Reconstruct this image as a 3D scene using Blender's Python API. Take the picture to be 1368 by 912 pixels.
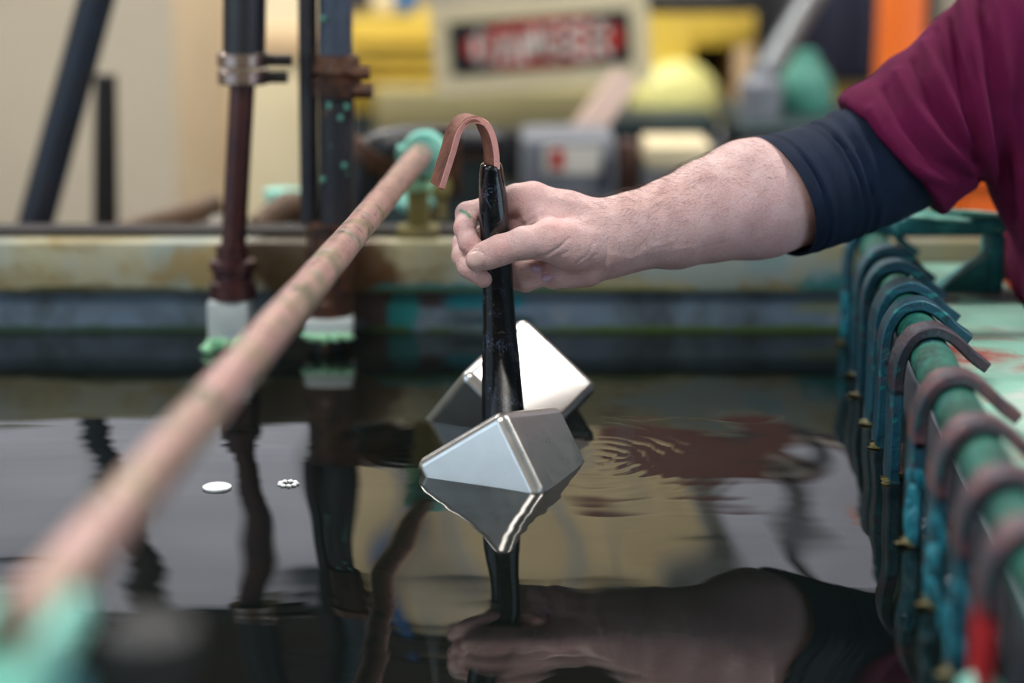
import bpy, bmesh, math, random
import numpy as np
from mathutils import Vector, Matrix
random.seed(7); RNG = np.random.default_rng(7); FLOOR = -.95
for o in list(bpy.data.objects): bpy.data.objects.remove(o)
SC = bpy.context.scene; COL = SC.collection

# ------------------------------------------------------------------ camera, world, lamps, exposure
F_PX = 2660.0; PITCH = math.atan(606/F_PX); CH = 0.503            # camera 0.503 m above the liquid (z = 0)
CP, SP = math.cos(PITCH), math.sin(PITCH)
cam = bpy.data.objects.new('camera', bpy.data.cameras.new('camera')); COL.objects.link(cam)
cam.location = (0, 0, CH); cam.rotation_euler = (math.pi/2-PITCH, 0, 0)
cam.data.sensor_width = 36; cam.data.lens = F_PX/1368*36; cam.data.clip_start = .02
cam.data.dof.use_dof = True; cam.data.dof.focus_distance = 1.77; cam.data.dof.aperture_fstop = 1.8
SC.camera = cam
SC.view_settings.view_transform = 'Standard'; SC.view_settings.look = 'None'
SC.view_settings.gamma = 1; SC.view_settings.use_curve_mapping = False
SC.view_settings.exposure = -0.25
wd = bpy.data.worlds.new('world'); SC.world = wd; wd.use_nodes = True
wd.node_tree.nodes['Background'].inputs[0].default_value = (.64, .82, 1, 1)
wd.node_tree.nodes['Background'].inputs[1].default_value = 2.5
LAMPS = [(-.75, .55, 2.1, 45), (1.75, 2.3, 2.1, 60), (-.2, 3.6, 2.2, 60), (-1.9, 3.4, 2.2, 60)]   # x, y, z, watts

# ------------------------------------------------------------------ placing: photograph pixel + real depth -> point of the place
def ray(px, py):
    u, v = (px-684)/F_PX, (456-py)/F_PX
    return np.array([u, CP+v*SP, -SP+v*CP])
C0 = np.array([0, 0, CH])
def PY(px, py, Y): d = ray(px, py); return C0+d*(Y/d[1])
def PZ(px, py, z=0.): d = ray(px, py); return C0+d*((z-CH)/d[2])
def PT(px, py, t): return C0+ray(px, py)*t
def RF(px, py, Y):                                                # point at depth Y whose mirror image in the liquid is at that pixel
    g = PZ(px, py); d = ray(px, py)*np.array([1, 1, -1]); return g+d*((Y-g[1])/d[1])
def proj(P):
    z = P[:, 2]-CH; t = P[:, 1]*CP-z*SP
    return 684+F_PX*P[:, 0]/t, 456-F_PX*(P[:, 1]*SP+z*CP)/t

# ------------------------------------------------------------------ materials
def lin(h):
    h = h.lstrip('#'); c = [int(h[i:i+2], 16)/255 for i in (0, 2, 4)]
    return tuple([x/12.92 if x <= .04045 else ((x+.055)/1.055)**2.4 for x in c]+[1])
class NT:
    def __init__(s, name):
        s.m = bpy.data.materials.new(name); s.m.use_nodes = True; s.t = s.m.node_tree
        s.b = s.t.nodes['Principled BSDF']; s.co = s.t.nodes.new('ShaderNodeTexCoord').outputs['Object']
    def n(s, typ, **kw):
        x = s.t.nodes.new(typ)
        for k, v in kw.items(): setattr(x, k, v)
        return x
    def l(s, a, b): s.t.links.new(a, b)
    def mapped(s, sc):
        m = s.n('ShaderNodeMapping'); s.l(s.co, m.inputs[0]); m.inputs['Scale'].default_value = sc; return m.outputs[0]
    def noise(s, scale, detail=4, rough=.55, stretch=(1, 1, 1), dist=0):
        x = s.n('ShaderNodeTexNoise'); s.l(s.mapped(stretch), x.inputs['Vector'])
        x.inputs['Scale'].default_value = scale; x.inputs['Detail'].default_value = detail
        x.inputs['Roughness'].default_value = rough; x.inputs['Distortion'].default_value = dist; return x.outputs['Fac']
    def ramp(s, fac, stops):
        r = s.n('ShaderNodeValToRGB'); s.l(fac, r.inputs[0]); e = r.color_ramp.elements
        while len(e) > 1: e.remove(e[-1])
        e[0].position = stops[0][0]; e[0].color = stops[0][1]
        for p, c in stops[1:]: x = e.new(p); x.color = c
        return r.outputs[0]
    def mix(s, fac, a, b, blend='MIX'):
        x = s.n('ShaderNodeMix', data_type='RGBA', blend_type=blend)
        for v, i in ((fac, 0), (a, 6), (b, 7)):
            if hasattr(v, 'links'): s.l(v, x.inputs[i])
            else: x.inputs[i].default_value = v
        return x.outputs[2]
    def bump(s, h, strength, dist=.002):
        x = s.n('ShaderNodeBump'); s.l(h, x.inputs['Height']); x.inputs['Strength'].default_value = strength
        x.inputs['Distance'].default_value = dist; s.l(x.outputs[0], s.b.inputs['Normal'])
def mat(name, cols, scale=8, rough=.6, metal=0, bump=0, bscale=60, stains=(), stretch=(1, 1, 1), spec=.5, rvar=0, coat=0, emit=None, bdist=.002, spots=()):
    m = NT(name); cols = [cols] if isinstance(cols, str) else cols
    if len(cols) > 1:
        k = len(cols)-1
        c = m.ramp(m.noise(scale, 5, .6, stretch), [(.3+.4*i/k, lin(h)) for i, h in enumerate(cols)])
    else: c = lin(cols[0])
    for (h, sc, lo, hi, *st) in stains:
        f = m.ramp(m.noise(sc, 5, .65, st[0] if st else (1, 1, 1), .4), [(lo, (0, 0, 0, 1)), (hi, (1, 1, 1, 1))])
        c = m.mix(f, c, lin(h))
    if spots:
        sep = m.n('ShaderNodeSeparateXYZ'); m.l(m.co, sep.inputs[0]); nz = m.noise(22, 5, .65)
        def ma(op, a, b):
            x = m.n('ShaderNodeMath', operation=op)
            for v, i in ((a, 0), (b, 1)):
                if hasattr(v, 'links'): m.l(v, x.inputs[i])
                else: x.inputs[i].default_value = v
            return x.outputs[0]
        for (x, z, rx, rz, h, k) in spots:
            dx = ma('DIVIDE', ma('SUBTRACT', sep.outputs[0], x), rx); dz = ma('DIVIDE', ma('SUBTRACT', sep.outputs[2], z-FLOOR), rz)
            d = ma('ADD', ma('ADD', ma('MULTIPLY', dx, dx), ma('MULTIPLY', dz, dz)), ma('MULTIPLY', ma('SUBTRACT', nz, .5), 3.2))
            c = m.mix(m.ramp(d, [(.35, (k, k, k, 1)), (1.0, (0, 0, 0, 1))]), c, lin(h))
    if hasattr(c, 'links'): m.l(c, m.b.inputs['Base Color'])
    else: m.b.inputs['Base Color'].default_value = c
    m.b.inputs['Metallic'].default_value = metal; m.b.inputs['Specular IOR Level'].default_value = spec
    if rvar:
        r = m.ramp(m.noise(scale*2.3, 4), [(.3, (rough-rvar,)*3+(1,)), (.7, (rough+rvar,)*3+(1,))]); m.l(r, m.b.inputs['Roughness'])
    else: m.b.inputs['Roughness'].default_value = rough
    m.b.inputs['Coat Weight'].default_value = coat; m.b.inputs['Coat Roughness'].default_value = .1
    if bump: m.bump(m.noise(bscale, 6, .6), bump, bdist)
    if emit:
        m.b.inputs['Emission Strength'].default_value = emit
        if hasattr(c, 'links'): m.l(c, m.b.inputs['Emission Color'])
        else: m.b.inputs['Emission Color'].default_value = c
    return m.m
M = dict(
  copper=mat('dull_copper', ['#5c3a30', '#7c4c40', '#8a5a4c', '#6c4e3a'], 45, .5, .3, .5, 220, [('#4a3a30', 90, .58, .72), ('#7a7050', 60, .66, .75)]),
  copper_edge=mat('bare_copper_edge', ['#d08c84', '#e0a49c'], 60, .45, .3, .3, 300, [('#5a4038', 140, .62, .7)]),
  busbar=mat('worn_copper_bar', ['#93806a', '#b9928a', '#c89e9a', '#a89478', '#c4a4a0'], 24, .34, .4, .5, 160,
             [('#86806a', 34, .54, .62), ('#a8b4a8', 60, .62, .69), ('#6c5a58', 85, .6, .67)], rvar=.1),
  mint=mat('mint_corrosion', ['#5fb0a4', '#8fd8c8', '#a6e0d6'], 30, .8, 0, .8, 120, [('#4f8f92', 40, .6, .75)]),
  spot=mat('dull_verdigris', ['#4a8c7c', '#6aa896'], 30, .8),
  verdigris=mat('verdigris_bar', ['#083c34', '#0e5648', '#1c7464', '#17505e'], 40, .5, .15, 1, 200, [('#0a2c2e', 55, .52, .66), ('#6ab8a8', 30, .68, .8)], spec=.5, bdist=.003),
  hook=mat('corroded_hook', ['#072a36', '#0e4a5c', '#175468', '#223644'], 35, .42, .3, .7, 220, [('#5a4450', 22, .58, .68), ('#1d8a8c', 45, .6, .72)], spec=.6),
  hookcu=mat('hook_copper_showing', ['#5c464c', '#7a5458', '#4a4450', '#2c5258'], 28, .42, .4, .6, 200, [('#2a6a6c', 40, .6, .7)], spec=.6),
  hookdusk=mat('hook_dusky_copper', ['#2c2630', '#4a3a44', '#3a3a48', '#24424a'], 28, .4, .4, .6, 200, [('#2a6a6c', 40, .6, .7)], spec=.6),
  bracket=mat('teal_bracket', ['#0c5a60', '#147078', '#3a9c9c'], 30, .6, 0, .6, 120, [('#8cccc0', 40, .62, .75)]),
  hookred=mat('red_dipped_coating', ['#a01c26', '#c42a30'], 20, .4, 0, .2, 90),
  crust=mat('olive_salt_crust', ['#2a2a0c', '#4c4a16', '#786a2c'], 120, .45, 0, 1, 300, spec=.8),
  cyan=mat('cyan_crystals', ['#0a5c70', '#168094', '#2c9cae'], 90, .5, 0, 1, 260),
  steel=mat('nickel_plated_metal', ['#c9c8c5', '#d3d2cf'], 30, .30, .95, .01, 300, [('#a8a6a0', 180, .75, .8)], rvar=.03),
  black_hose=mat('black_hose', ['#15171c', '#22252c'], 30, .42, 0, .2, 120),
  blue_hose=mat('grey_blue_hose', ['#2a3442', '#3e4a5c'], 30, .5, 0, .2, 120, [('#5fae9c', 55, .68, .74)]),
  clamp=mat('clamp_steel', ['#8c7c74', '#a08e86'], 60, .25, .9, .1, 200),
  screw=mat('screw_dark', '#1c1a18', rough=.5, metal=.5),
  rustpipe=mat('purple_brown_pipe', ['#1e1018', '#3a1a20', '#4a2420', '#241624'], 26, .38, .2, .5, 120, [('#5a5064', 40, .66, .76)], spec=.6),
  mottled=mat('mottled_dark_pipe', ['#14161c', '#20242e', '#2e2a26'], 24, .5, .1, .5, 120, [('#6a4a22', 26, .6, .7), ('#6fb8a0', 60, .68, .71)]),
  rust=mat('rusty_metal', ['#1e1412', '#38221a', '#5c3820', '#2c2426'], 40, .5, .3, .8, 160, [('#8a7c7c', 50, .62, .7), ('#7a4420', 22, .6, .7)]),
  pale_plastic=mat('pale_plastic', ['#aab4b8', '#c6d0cc'], 18, .4, 0, .2, 60, [('#8a96b0', 24, .6, .7)]),
  greencrust=mat('light_green_deposit', ['#7fc89a', '#b0e8bc', '#90d8b0'], 60, .8, 0, 1, 200),
  rim=mat('stained_pale_rim', ['#9aa39a', '#b9b492', '#b4ab7c', '#a7b0aa'], 5, .5, 0, .3, 60,
          [('#8a6a2c', 4.5, .6, .72, (1, 1, 2)), ('#9fb4a8', 7, .62, .8), ('#4a3a20', 9, .66, .8, (1, 1, 3))], stretch=(1, 1, .5)),
  rimfar=mat('tank_upper_flange', ['#9aa69e', '#aeac94', '#aaa480', '#a4b2ac'], 6, .45, 0, .4, 60,
          [('#8a7434', 5, .52, .66, (1, 1, 2)), ('#5c4a22', 9, .58, .74, (1, 1, 3)), ('#c4c8ba', 8, .6, .7, (1, 1, .5))], stretch=(1, 1, .5),
          spots=[(-.34, .075, .10, .03, '#9a7a2c', .7), (-.24, .08, .09, .05, '#3c2a18', .9), (-.17, .07, .05, .05, '#5c3a1c', .9), (-.06, .052, .13, .009, '#0f7c88', .9), (.36, .058, .05, .018, '#1a8088', .9), (.29, .085, .03, .02, '#1f8a90', .6), (.1, .052, .35, .004, '#5c6c2c', .8), (-.45, .052, .2, .005, '#3c4420', .8), (.25, .08, .14, .03, '#9cb0b4', .7)]),
  liner=mat('grey_liner', ['#5c6e82', '#6a7e92', '#748690'], 6, .4, 0, .2, 50, [('#4a565e', 8, .5, .65, (1, 1, .6)), ('#8c98a0', 7, .58, .7)],
          spots=[(-.24, .03, .05, .05, '#2c2018', .9), (-.17, .03, .05, .05, '#3a2414', .9), (-.10, .040, .05, .014, '#3a2420', .85), (-.03, .036, .055, .013, '#0e8494', .95), (-.02, .012, .06, .008, '#0c3c40', .9), (-.125, .02, .02, .04, '#0c7c80', .9), (-.4, .002, .35, .006, '#2c4a34', .9), (.25, .002, .4, .006, '#4a6428', .9), (.38, .03, .06, .014, '#7c8454', .6)]),
  rimright=mat('mint_stained_rim', ['#9ccab8', '#8cc2b0', '#bccac2'], 6, .55, 0, .3, 70, [('#d0ccc8', 5, .55, .7), ('#a85c54', 6, .52, .68)]),
  linerright=mat('white_liner', ['#c8cce0', '#d4d6e6', '#b8c4d8'], 5, .45, 0, .1, 60, [('#4c9c90', 14, .62, .74)]),
  tankbody=mat('tank_outer_shell', ['#4a5458', '#5e6866'], 5, .6, 0, .2, 50),
  concrete=mat('concrete_floor', ['#5c5a56', '#6e6b66'], 3, .7, 0, .3, 30, [('#3c3a38', 2, .55, .7)]),
  wall=mat('beige_wall', ['#b9ae9c', '#c4b9a4'], 2, .7, 0, .1, 20),
  ceil=mat('ceiling_paint', ['#a8a8a6', '#b2b1ae'], 2, .8),
  wallup=mat('dark_brown_wall', ['#3a2c24', '#4a3a30'], 2, .7),
  beam=mat('dark_beam', ['#181414', '#241c1a'], 6, .6),
  wood=mat('tan_wood', ['#c8a880', '#d8bc96', '#cfb088'], 7, .6, 0, .2, 40, stretch=(6, 6, .6)),
  cream=mat('cream_board', ['#d8c8a0', '#e4d6b4'], 4, .6, 0, .1, 30),
  yellow=mat('yellow_paint', ['#c8a83c', '#d6b84a'], 5, .5, 0, .1, 40, [('#8c7c3c', 9, .64, .78)]),
  yellow_pale=mat('pale_yellow_paint', ['#e0e09c', '#d2cc78'], 5, .45),
  khaki=mat('khaki_shadow', ['#8c845c', '#a0966c'], 4, .6),
  black=mat('flat_black', '#14151a', rough=.55),
  navy=mat('dark_navy', ['#161c2e', '#20263a'], 5, .5),
  orange=mat('orange_paint', ['#e0661a', '#f07a20'], 6, .4),
  orange_hot=mat('orange_beam_paint', ['#e05a14', '#ea6c1c'], 6, .4),
  teal_dark=mat('dark_teal', ['#1c2c30', '#26393c'], 8, .5),
  turq=mat('turquoise_plastic', ['#3a7c6c', '#4a8c7c'], 14, .5),
  white=mat('white_paint', ['#d6d2c8', '#e2ded4'], 8, .5),
  red=mat('red_print', '#b8281e', rough=.5),
  header=mat('black_print', '#14161c', rough=.5),
  greybox=mat('grey_enclosure', ['#6c7078', '#7c8088'], 6, .5),
  pipegrey=mat('galvanised_pipe', ['#8c9296', '#9ca2a4'], 12, .4, .4),
  brown=mat('brown_cable_jacket', ['#3a2018', '#4c2c20'], 12, .55),
  duct=mat('maroon_duct_paint', ['#5c302a', '#6a3a32'], 6, .55),
  pinkwood=mat('pinkish_board', ['#c0a498', '#ccb2a4'], 8, .6),
  clutter=mat('brown_dirty_pipe', ['#4c3a2c', '#6c5440', '#3a2c22'], 22, .6, 0, .4, 80),
  olive=mat('olive_stained_block', ['#5c5628', '#7c7444', '#6e604c'], 25, .7, 0, .5, 90),
  blue=mat('blue_pipe', ['#1c5c9c', '#2468ac'], 8, .45),
  frost=mat('frosted_pane', ['#c4c8d8', '#d4d6e2', '#cccedc'], 1.3, .5, emit=.62),
  frost_tan=mat('yellowed_pane', ['#b8a47c', '#d8c498', '#c4b490'], 2.2, .5, emit=.55),
  tube=mat('lit_tube', '#fff8ee', rough=.4, emit=9),
  shirt=mat('maroon_knit', ['#560d34', '#641240'], 30, .85, 0, .5, 1400, spec=.15),
  undersleeve=mat('navy_stretch_fabric', ['#0b1a30', '#10213a'], 30, .75, 0, .4, 1800, spec=.2),
  trousers=mat('charcoal_cloth', ['#22262e', '#2c3038'], 20, .85),
  boot=mat('black_rubber', '#121212', rough=.5),
  hair=mat('dark_brown_hair', ['#2a1c14', '#3a281c'], 60, .6),
  speck=mat('white_gloss', '#f4f6f8', rough=.3),
  eye=mat('dark_eye', '#2a2220', rough=.2),
  strand=mat('dark_arm_hair', '#3c241a', rough=.5, spec=.3),
  nail=mat('fingernail', ['#dcb4ae', '#e6c4be'], 60, .3, 0, .05, 200),
  nail_purple=mat('cold_fingernail', ['#bc9ab4', '#c8a8bc'], 60, .3, 0, .05, 200),
)
def make_skin():
    m = NT('skin'); att = m.n('ShaderNodeAttribute'); att.attribute_name = 'tint'
    c = m.ramp(m.noise(55, 6, .65), [(.3, lin('#caa4a1')), (.5, lin('#d5b0ad')), (.7, lin('#ddbdbb'))])
    c = m.mix(m.ramp(m.noise(420, 3), [(.55, (0, 0, 0, 1)), (.7, (.35, .35, .35, 1))]), c, lin('#b07a72'))
    c = m.mix(1.0, c, att.outputs['Color'], 'MULTIPLY'); m.l(c, m.b.inputs['Base Color'])
    m.b.inputs['Roughness'].default_value = .5; m.b.inputs['Subsurface Weight'].default_value = .12
    m.b.inputs['Subsurface Radius'].default_value = (1, .35, .2); m.b.inputs['Subsurface Scale'].default_value = .004
    v = m.n('ShaderNodeTexVoronoi'); m.l(m.mapped((1, 1, 1)), v.inputs['Vector']); v.inputs['Scale'].default_value = 650
    add = m.n('ShaderNodeMath', operation='ADD'); m.l(v.outputs['Distance'], add.inputs[0]); m.l(m.noise(260, 5), add.inputs[1])
    m.bump(add.outputs[0], .4, .0009); return m.m
M['skin'] = make_skin()
def make_coating():
    m = NT('black_coating')
    c = m.ramp(m.noise(60, 4), [(.35, lin('#07090d')), (.7, lin('#10151c'))])
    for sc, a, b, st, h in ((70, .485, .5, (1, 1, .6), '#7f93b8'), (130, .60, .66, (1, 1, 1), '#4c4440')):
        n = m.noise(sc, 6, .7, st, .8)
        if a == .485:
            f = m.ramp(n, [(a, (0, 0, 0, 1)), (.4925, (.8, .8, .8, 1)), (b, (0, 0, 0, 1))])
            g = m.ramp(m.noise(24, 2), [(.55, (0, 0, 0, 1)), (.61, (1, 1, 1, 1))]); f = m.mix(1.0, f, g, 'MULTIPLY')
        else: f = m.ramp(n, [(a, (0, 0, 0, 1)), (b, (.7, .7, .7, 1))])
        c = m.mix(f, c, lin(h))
    m.l(c, m.b.inputs['Base Color']); m.b.inputs['Roughness'].default_value = .14; m.b.inputs['IOR'].default_value = 1.56
    m.bump(m.noise(90, 4), .12, .002); return m.m
M['coating'] = make_coating()
def make_liquid():
    m = NT('dark_plating_liquid'); m.b.inputs['Base Color'].default_value = (.0035, .0055, .005, 1)
    m.b.inputs['Roughness'].default_value = .015; m.b.inputs['IOR'].default_value = 1.42; return m.m
M['liquid'] = make_liquid()

# ------------------------------------------------------------------ objects
def props(o, label=None, cat=None, group=None, kind=None):
    for k, v in (('label', label), ('category', cat), ('group', group), ('kind', kind)):
        if v: o[k] = v
    return o
def thing(name, loc, label, cat, group=None):
    o = bpy.data.objects.new(name, None); COL.objects.link(o); o.location = Vector([float(x) for x in loc]); o.empty_display_size = .05
    return props(o, label, cat, group)
def wloc(o):
    v = Vector(o.location)
    while o.parent: o = o.parent; v += Vector(o.location)
    return v
class MB:
    """collects shapes in world coordinates; build() links them as one mesh object"""
    def __init__(s): s.v = []; s.f = []
    def add(s, v, f):
        k = len(s.v); s.v += [tuple(float(c) for c in p) for p in v]; s.f += [tuple(i+k for i in q) for q in f]; return s
    def box(s, c, size, rot=None, taper=1.0):
        c = np.array(c, float); h = np.array(size)/2; P = []
        for z in (-1, 1):
            k = taper if z > 0 else 1
            for x, y in ((-1, -1), (1, -1), (1, 1), (-1, 1)): P.append([x*h[0]*k, y*h[1]*k, z*h[2]])
        P = np.array(P)
        if rot is not None: P = P@np.array(rot).T
        return s.add(P+c, [(0, 3, 2, 1), (4, 5, 6, 7), (0, 1, 5, 4), (1, 2, 6, 5), (2, 3, 7, 6), (3, 0, 4, 7)])
    def span(s, a, b): a = np.array(a); b = np.array(b); return s.box((a+b)/2, abs(b-a))
    def sweep(s, path, secs, ref=(0, 1, 0), caps=True):
        """path points; secs list (per point) of 2-D section points in the frame (side, up); ref fixes the frame"""
        path = [np.array(p, float) for p in path]; n = len(path); k = len(secs[0]); V = []
        for i in range(n):
            t = path[min(i+1, n-1)]-path[max(i-1, 0)]; t = t/np.linalg.norm(t)
            r = np.array(ref, float); a = r-t*(r@t); a /= np.linalg.norm(a); b = np.cross(t, a)
            V += [path[i]+a*x+b*y for x, y in secs[i]]
        Fc = [(i*k+j, i*k+(j+1) % k, (i+1)*k+(j+1) % k, (i+1)*k+j) for i in range(n-1) for j in range(k)]
        if caps: Fc += [tuple(range(k))[::-1], tuple((n-1)*k+j for j in range(k))]
        return s.add(V, Fc)
    def tube(s, path, r, seg=16, ref=None, caps=True, sq=1.0, power=2):
        r = r if hasattr(r, '__len__') else [r]*len(path)
        if ref is None:
            d = np.array(path[-1], float)-np.array(path[0], float); ref = (0, 1, 0) if abs(d[1]) < .8*np.linalg.norm(d) else (1, 0, 0)
        def sec(R):
            o = []
            for j in range(seg):
                a = 2*math.pi*j/seg; c, q = math.cos(a), math.sin(a)
                o.append((R*sq*math.copysign(abs(c)**(2/power), c), R*math.copysign(abs(q)**(2/power), q)))
            return o
        return s.sweep(path, [sec(x) for x in r], ref, caps)
    def strap(s, path, w, th, ref=(0, 1, 0), ch=.0012):
        a, b = w/2, th/2
        q = [(a-ch, b), (a, b-ch), (a, -b+ch), (a-ch, -b), (-a+ch, -b), (-a, -b+ch), (-a, b-ch), (-a+ch, b)][::-1]
        return s.sweep(path, [q]*len(path), ref)
    def lathe(s, prof, c, axis=(0, 0, 1), seg=20):
        ax = np.array(axis, float); ax /= np.linalg.norm(ax)
        path = [np.array(c)+ax*z for z, r in prof]; out = []
        u = np.cross(ax, (1, 0, 0) if abs(ax[0]) < .8 else (0, 1, 0)); u /= np.linalg.norm(u); w = np.cross(ax, u); V = []
        for p, (z, r) in zip(path, prof):
            for j in range(seg):
                t = 2*math.pi*j/seg; V.append(p+r*(u*math.cos(t)+w*math.sin(t)))
        n = len(prof)
        return s.add(V, [(i*seg+j, i*seg+(j+1) % seg, (i+1)*seg+(j+1) % seg, (i+1)*seg+j) for i in range(n-1) for j in range(seg)]
                     + [tuple(range(seg))[::-1], tuple((n-1)*seg+j for j in range(seg))])
    def blob(s, c, r, n=2, amp=.25, seed=0):
        bm = bmesh.new(); bmesh.ops.create_icosphere(bm, subdivisions=n, radius=1); g = np.random.default_rng(seed)
        ph = g.uniform(0, 6.3, (6, 3)); fr = g.uniform(1.5, 4, (6, 3)); bm.verts.ensure_lookup_table(); V = []
        for v in bm.verts:
            p = np.array(v.co); k = 1+amp*np.sin(fr@p*1.0+ph[:, 0]).mean()*1.6
            V.append(np.array(c)+p*np.array(r)*k)
        Fc = [tuple(v.index for v in f.verts) for f in bm.faces]; bm.free(); return s.add(V, Fc)
    def build(s, name, m, parent=None, smooth=38, bevel=0, label=None, cat=None, group=None, kind=None, tint=None):
        me = bpy.data.meshes.new(name)
        off = np.array(wloc(parent)) if parent else np.zeros(3)
        if parent is None and kind != 'structure' and len(s.v):
            A = np.array(s.v); off = np.array([(A[:, 0].min()+A[:, 0].max())/2, (A[:, 1].min()+A[:, 1].max())/2, A[:, 2].min()])
        me.from_pydata([tuple(np.array(p)-off) for p in s.v], [], s.f); me.validate(); me.update()
        bm = bmesh.new(); bm.from_mesh(me); bmesh.ops.recalc_face_normals(bm, faces=bm.faces)
        if bevel: bmesh.ops.bevel(bm, geom=list(bm.edges), offset=bevel, segments=2, affect='EDGES', profile=.5)
        bm.to_mesh(me); bm.free()
        me.materials.append(M[m] if isinstance(m, str) else m)
        if smooth: me.shade_smooth(); me.set_sharp_from_angle(angle=math.radians(smooth))
        o = bpy.data.objects.new(name, me); COL.objects.link(o)
        if parent: o.parent = parent
        else: o.location = Vector([float(x) for x in off])
        return props(o, label, cat, group, kind)
def box(c, size, rot=None): return MB().box(c, size, rot)
def span(a, b): return MB().span(a, b)
def curve(pts, n=8):
    """Catmull-Rom through control points"""
    P = [np.array(p, float) for p in pts]; P = [2*P[0]-P[1]]+P+[2*P[-1]-P[-2]]; out = []
    for i in range(1, len(P)-2):
        for j in range(n):
            t = j/n; a, b, c, d = P[i-1:i+3]
            out.append(.5*(2*b+(c-a)*t+(2*a-5*b+4*c-d)*t*t+(3*b-a-3*c+d)*t**3))
    return out+[P[-2]]
def rotz(a): c, s = math.cos(a), math.sin(a); return np.array([[c, -s, 0], [s, c, 0], [0, 0, 1]])
def roty(a): c, s = math.cos(a), math.sin(a); return np.array([[c, 0, s], [0, 1, 0], [-s, 0, c]])

# ------------------------------------------------------------------ the setting
FLOOR = -.95; YW = 2.25; YN = .80; XL = -1.5; WY = 5.6
def rodx(y): return .407-.0884*(2.205-y)                          # the right bar and the right tank side run slightly askew
span((-4, -1.5, FLOOR-.1), (4, WY+.2, FLOOR)).build('floor', 'concrete', kind='structure', smooth=0)
span((-4, WY, FLOOR), (4, WY+.2, 2.35)).build('wall_far', 'wall', kind='structure', smooth=0)
span((-4, WY-.1, 1.66), (4, WY, 2.35)).build('wall_upper', 'wallup', kind='structure', smooth=0)
span((-4, WY-.22, 1.585), (4, WY-.1, 1.66)).build('trim_1', 'beam', kind='structure', smooth=0)
def window(n, x0, x1, z0, z1, cols, rows, pane):
    w = bpy.data.objects.new('window_%d' % n, None); COL.objects.link(w); w.location = ((x0+x1)/2, WY, z0); w['kind'] = 'structure'
    fr = MB(); t = .035
    for i in range(cols+1): x = x0+(x1-x0)*i/cols; fr.span((x-t/2, WY-.07, z0), (x+t/2, WY-.005, z1))
    for j in range(rows+1): z = z0+(z1-z0)*j/rows; fr.span((x0, WY-.065, z-t/2), (x1, WY-.005, z+t/2))
    fr.build('window_frame', 'pipegrey', w, smooth=0)
    for i in range(cols):
        for j in range(rows):
            a, b = x0+(x1-x0)*i/cols, x0+(x1-x0)*(i+1)/cols; c, d = z0+(z1-z0)*j/rows, z0+(z1-z0)*(j+1)/rows
            span((a+t/2, WY-.04, c+t/2), (b-t/2, WY-.03, d-t/2)).build('pane', pane, w, smooth=0)
span((-4, -1.5, 2.35), (4, WY+.2, 2.45)).build('ceiling', 'ceil', kind='structure', smooth=0)
span((4, .7, FLOOR), (4.15, WY+.2, 2.35)).build('wall_right', 'wall', kind='structure', smooth=0)      # hall is open to daylight at its near corners
span((-4.15, 1.2, FLOOR), (-4, WY+.2, 2.35)).build('wall_left', 'wall', kind='structure', smooth=0)
span((-2.2, -1.65, FLOOR), (2.6, -1.5, 2.35)).build('wall_back', 'wall', kind='structure', smooth=0)
window(1, -2.6, -.56, .55, 1.58, 3, 1, 'frost')
window(2, -.53, .52, .55, 1.58, 3, 1, 'frost_tan')
window(3, .60, 2.4, .55, 1.58, 3, 1, 'frost')
window(4, 2.5, 3.9, .1, 1.58, 2, 2, 'frost')  # unseen glowing window, added to brighten the front box's right face
w5 = bpy.data.objects.new('window_5', None); COL.objects.link(w5); w5.location = (4, 4.2, .1); w5['kind'] = 'structure'  # unseen side window, added as more fill light for the front box
for k in range(4): span((3.95, 3.0+.65*k-.02, .1), (3.999, 3.0+.65*k+.02, 1.9)).build('mullion', 'pipegrey', w5, smooth=0)
for k in range(3): span((3.97, 3.02+.65*k, .1), (3.985, 3.63+.65*k, 1.9)).build('pane', 'frost', w5, smooth=0)
for x, y, z, w in LAMPS:
    near = y < 2
    t = thing('ceiling_lamp', (x, y, z), 'fluorescent ceiling fixture above the '+('near left part of the tank' if near else 'person' if x > 1 else 'yellow machine' if x > -1 else 'leaning pipe'), 'lamp', 'fluorescent ceiling fixtures')
    MB().sweep([(x-.62, y, z+.02), (x+.62, y, z+.02)], [[(-.15, -.02), (.15, -.02), (.09, .05), (-.09, .05)]]*2, (0, 1, 0)).build('housing', 'white', t, smooth=0)
    for k in (-1, 1): MB().tube([(x-.58, y+k*.07, z-.02), (x+.58, y+k*.07, z-.02)], .016, 10).build('tube', 'tube', t)
    L = bpy.data.lights.new('lamp_light', 'AREA'); L.shape = 'RECTANGLE'; L.size = 1.2; L.size_y = .3; L.energy = w; L.color = (1, .96, .91)
    lo = bpy.data.objects.new('lamp_light', L); COL.objects.link(lo); lo.parent = t; lo.location = (0, 0, -.045)

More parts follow.
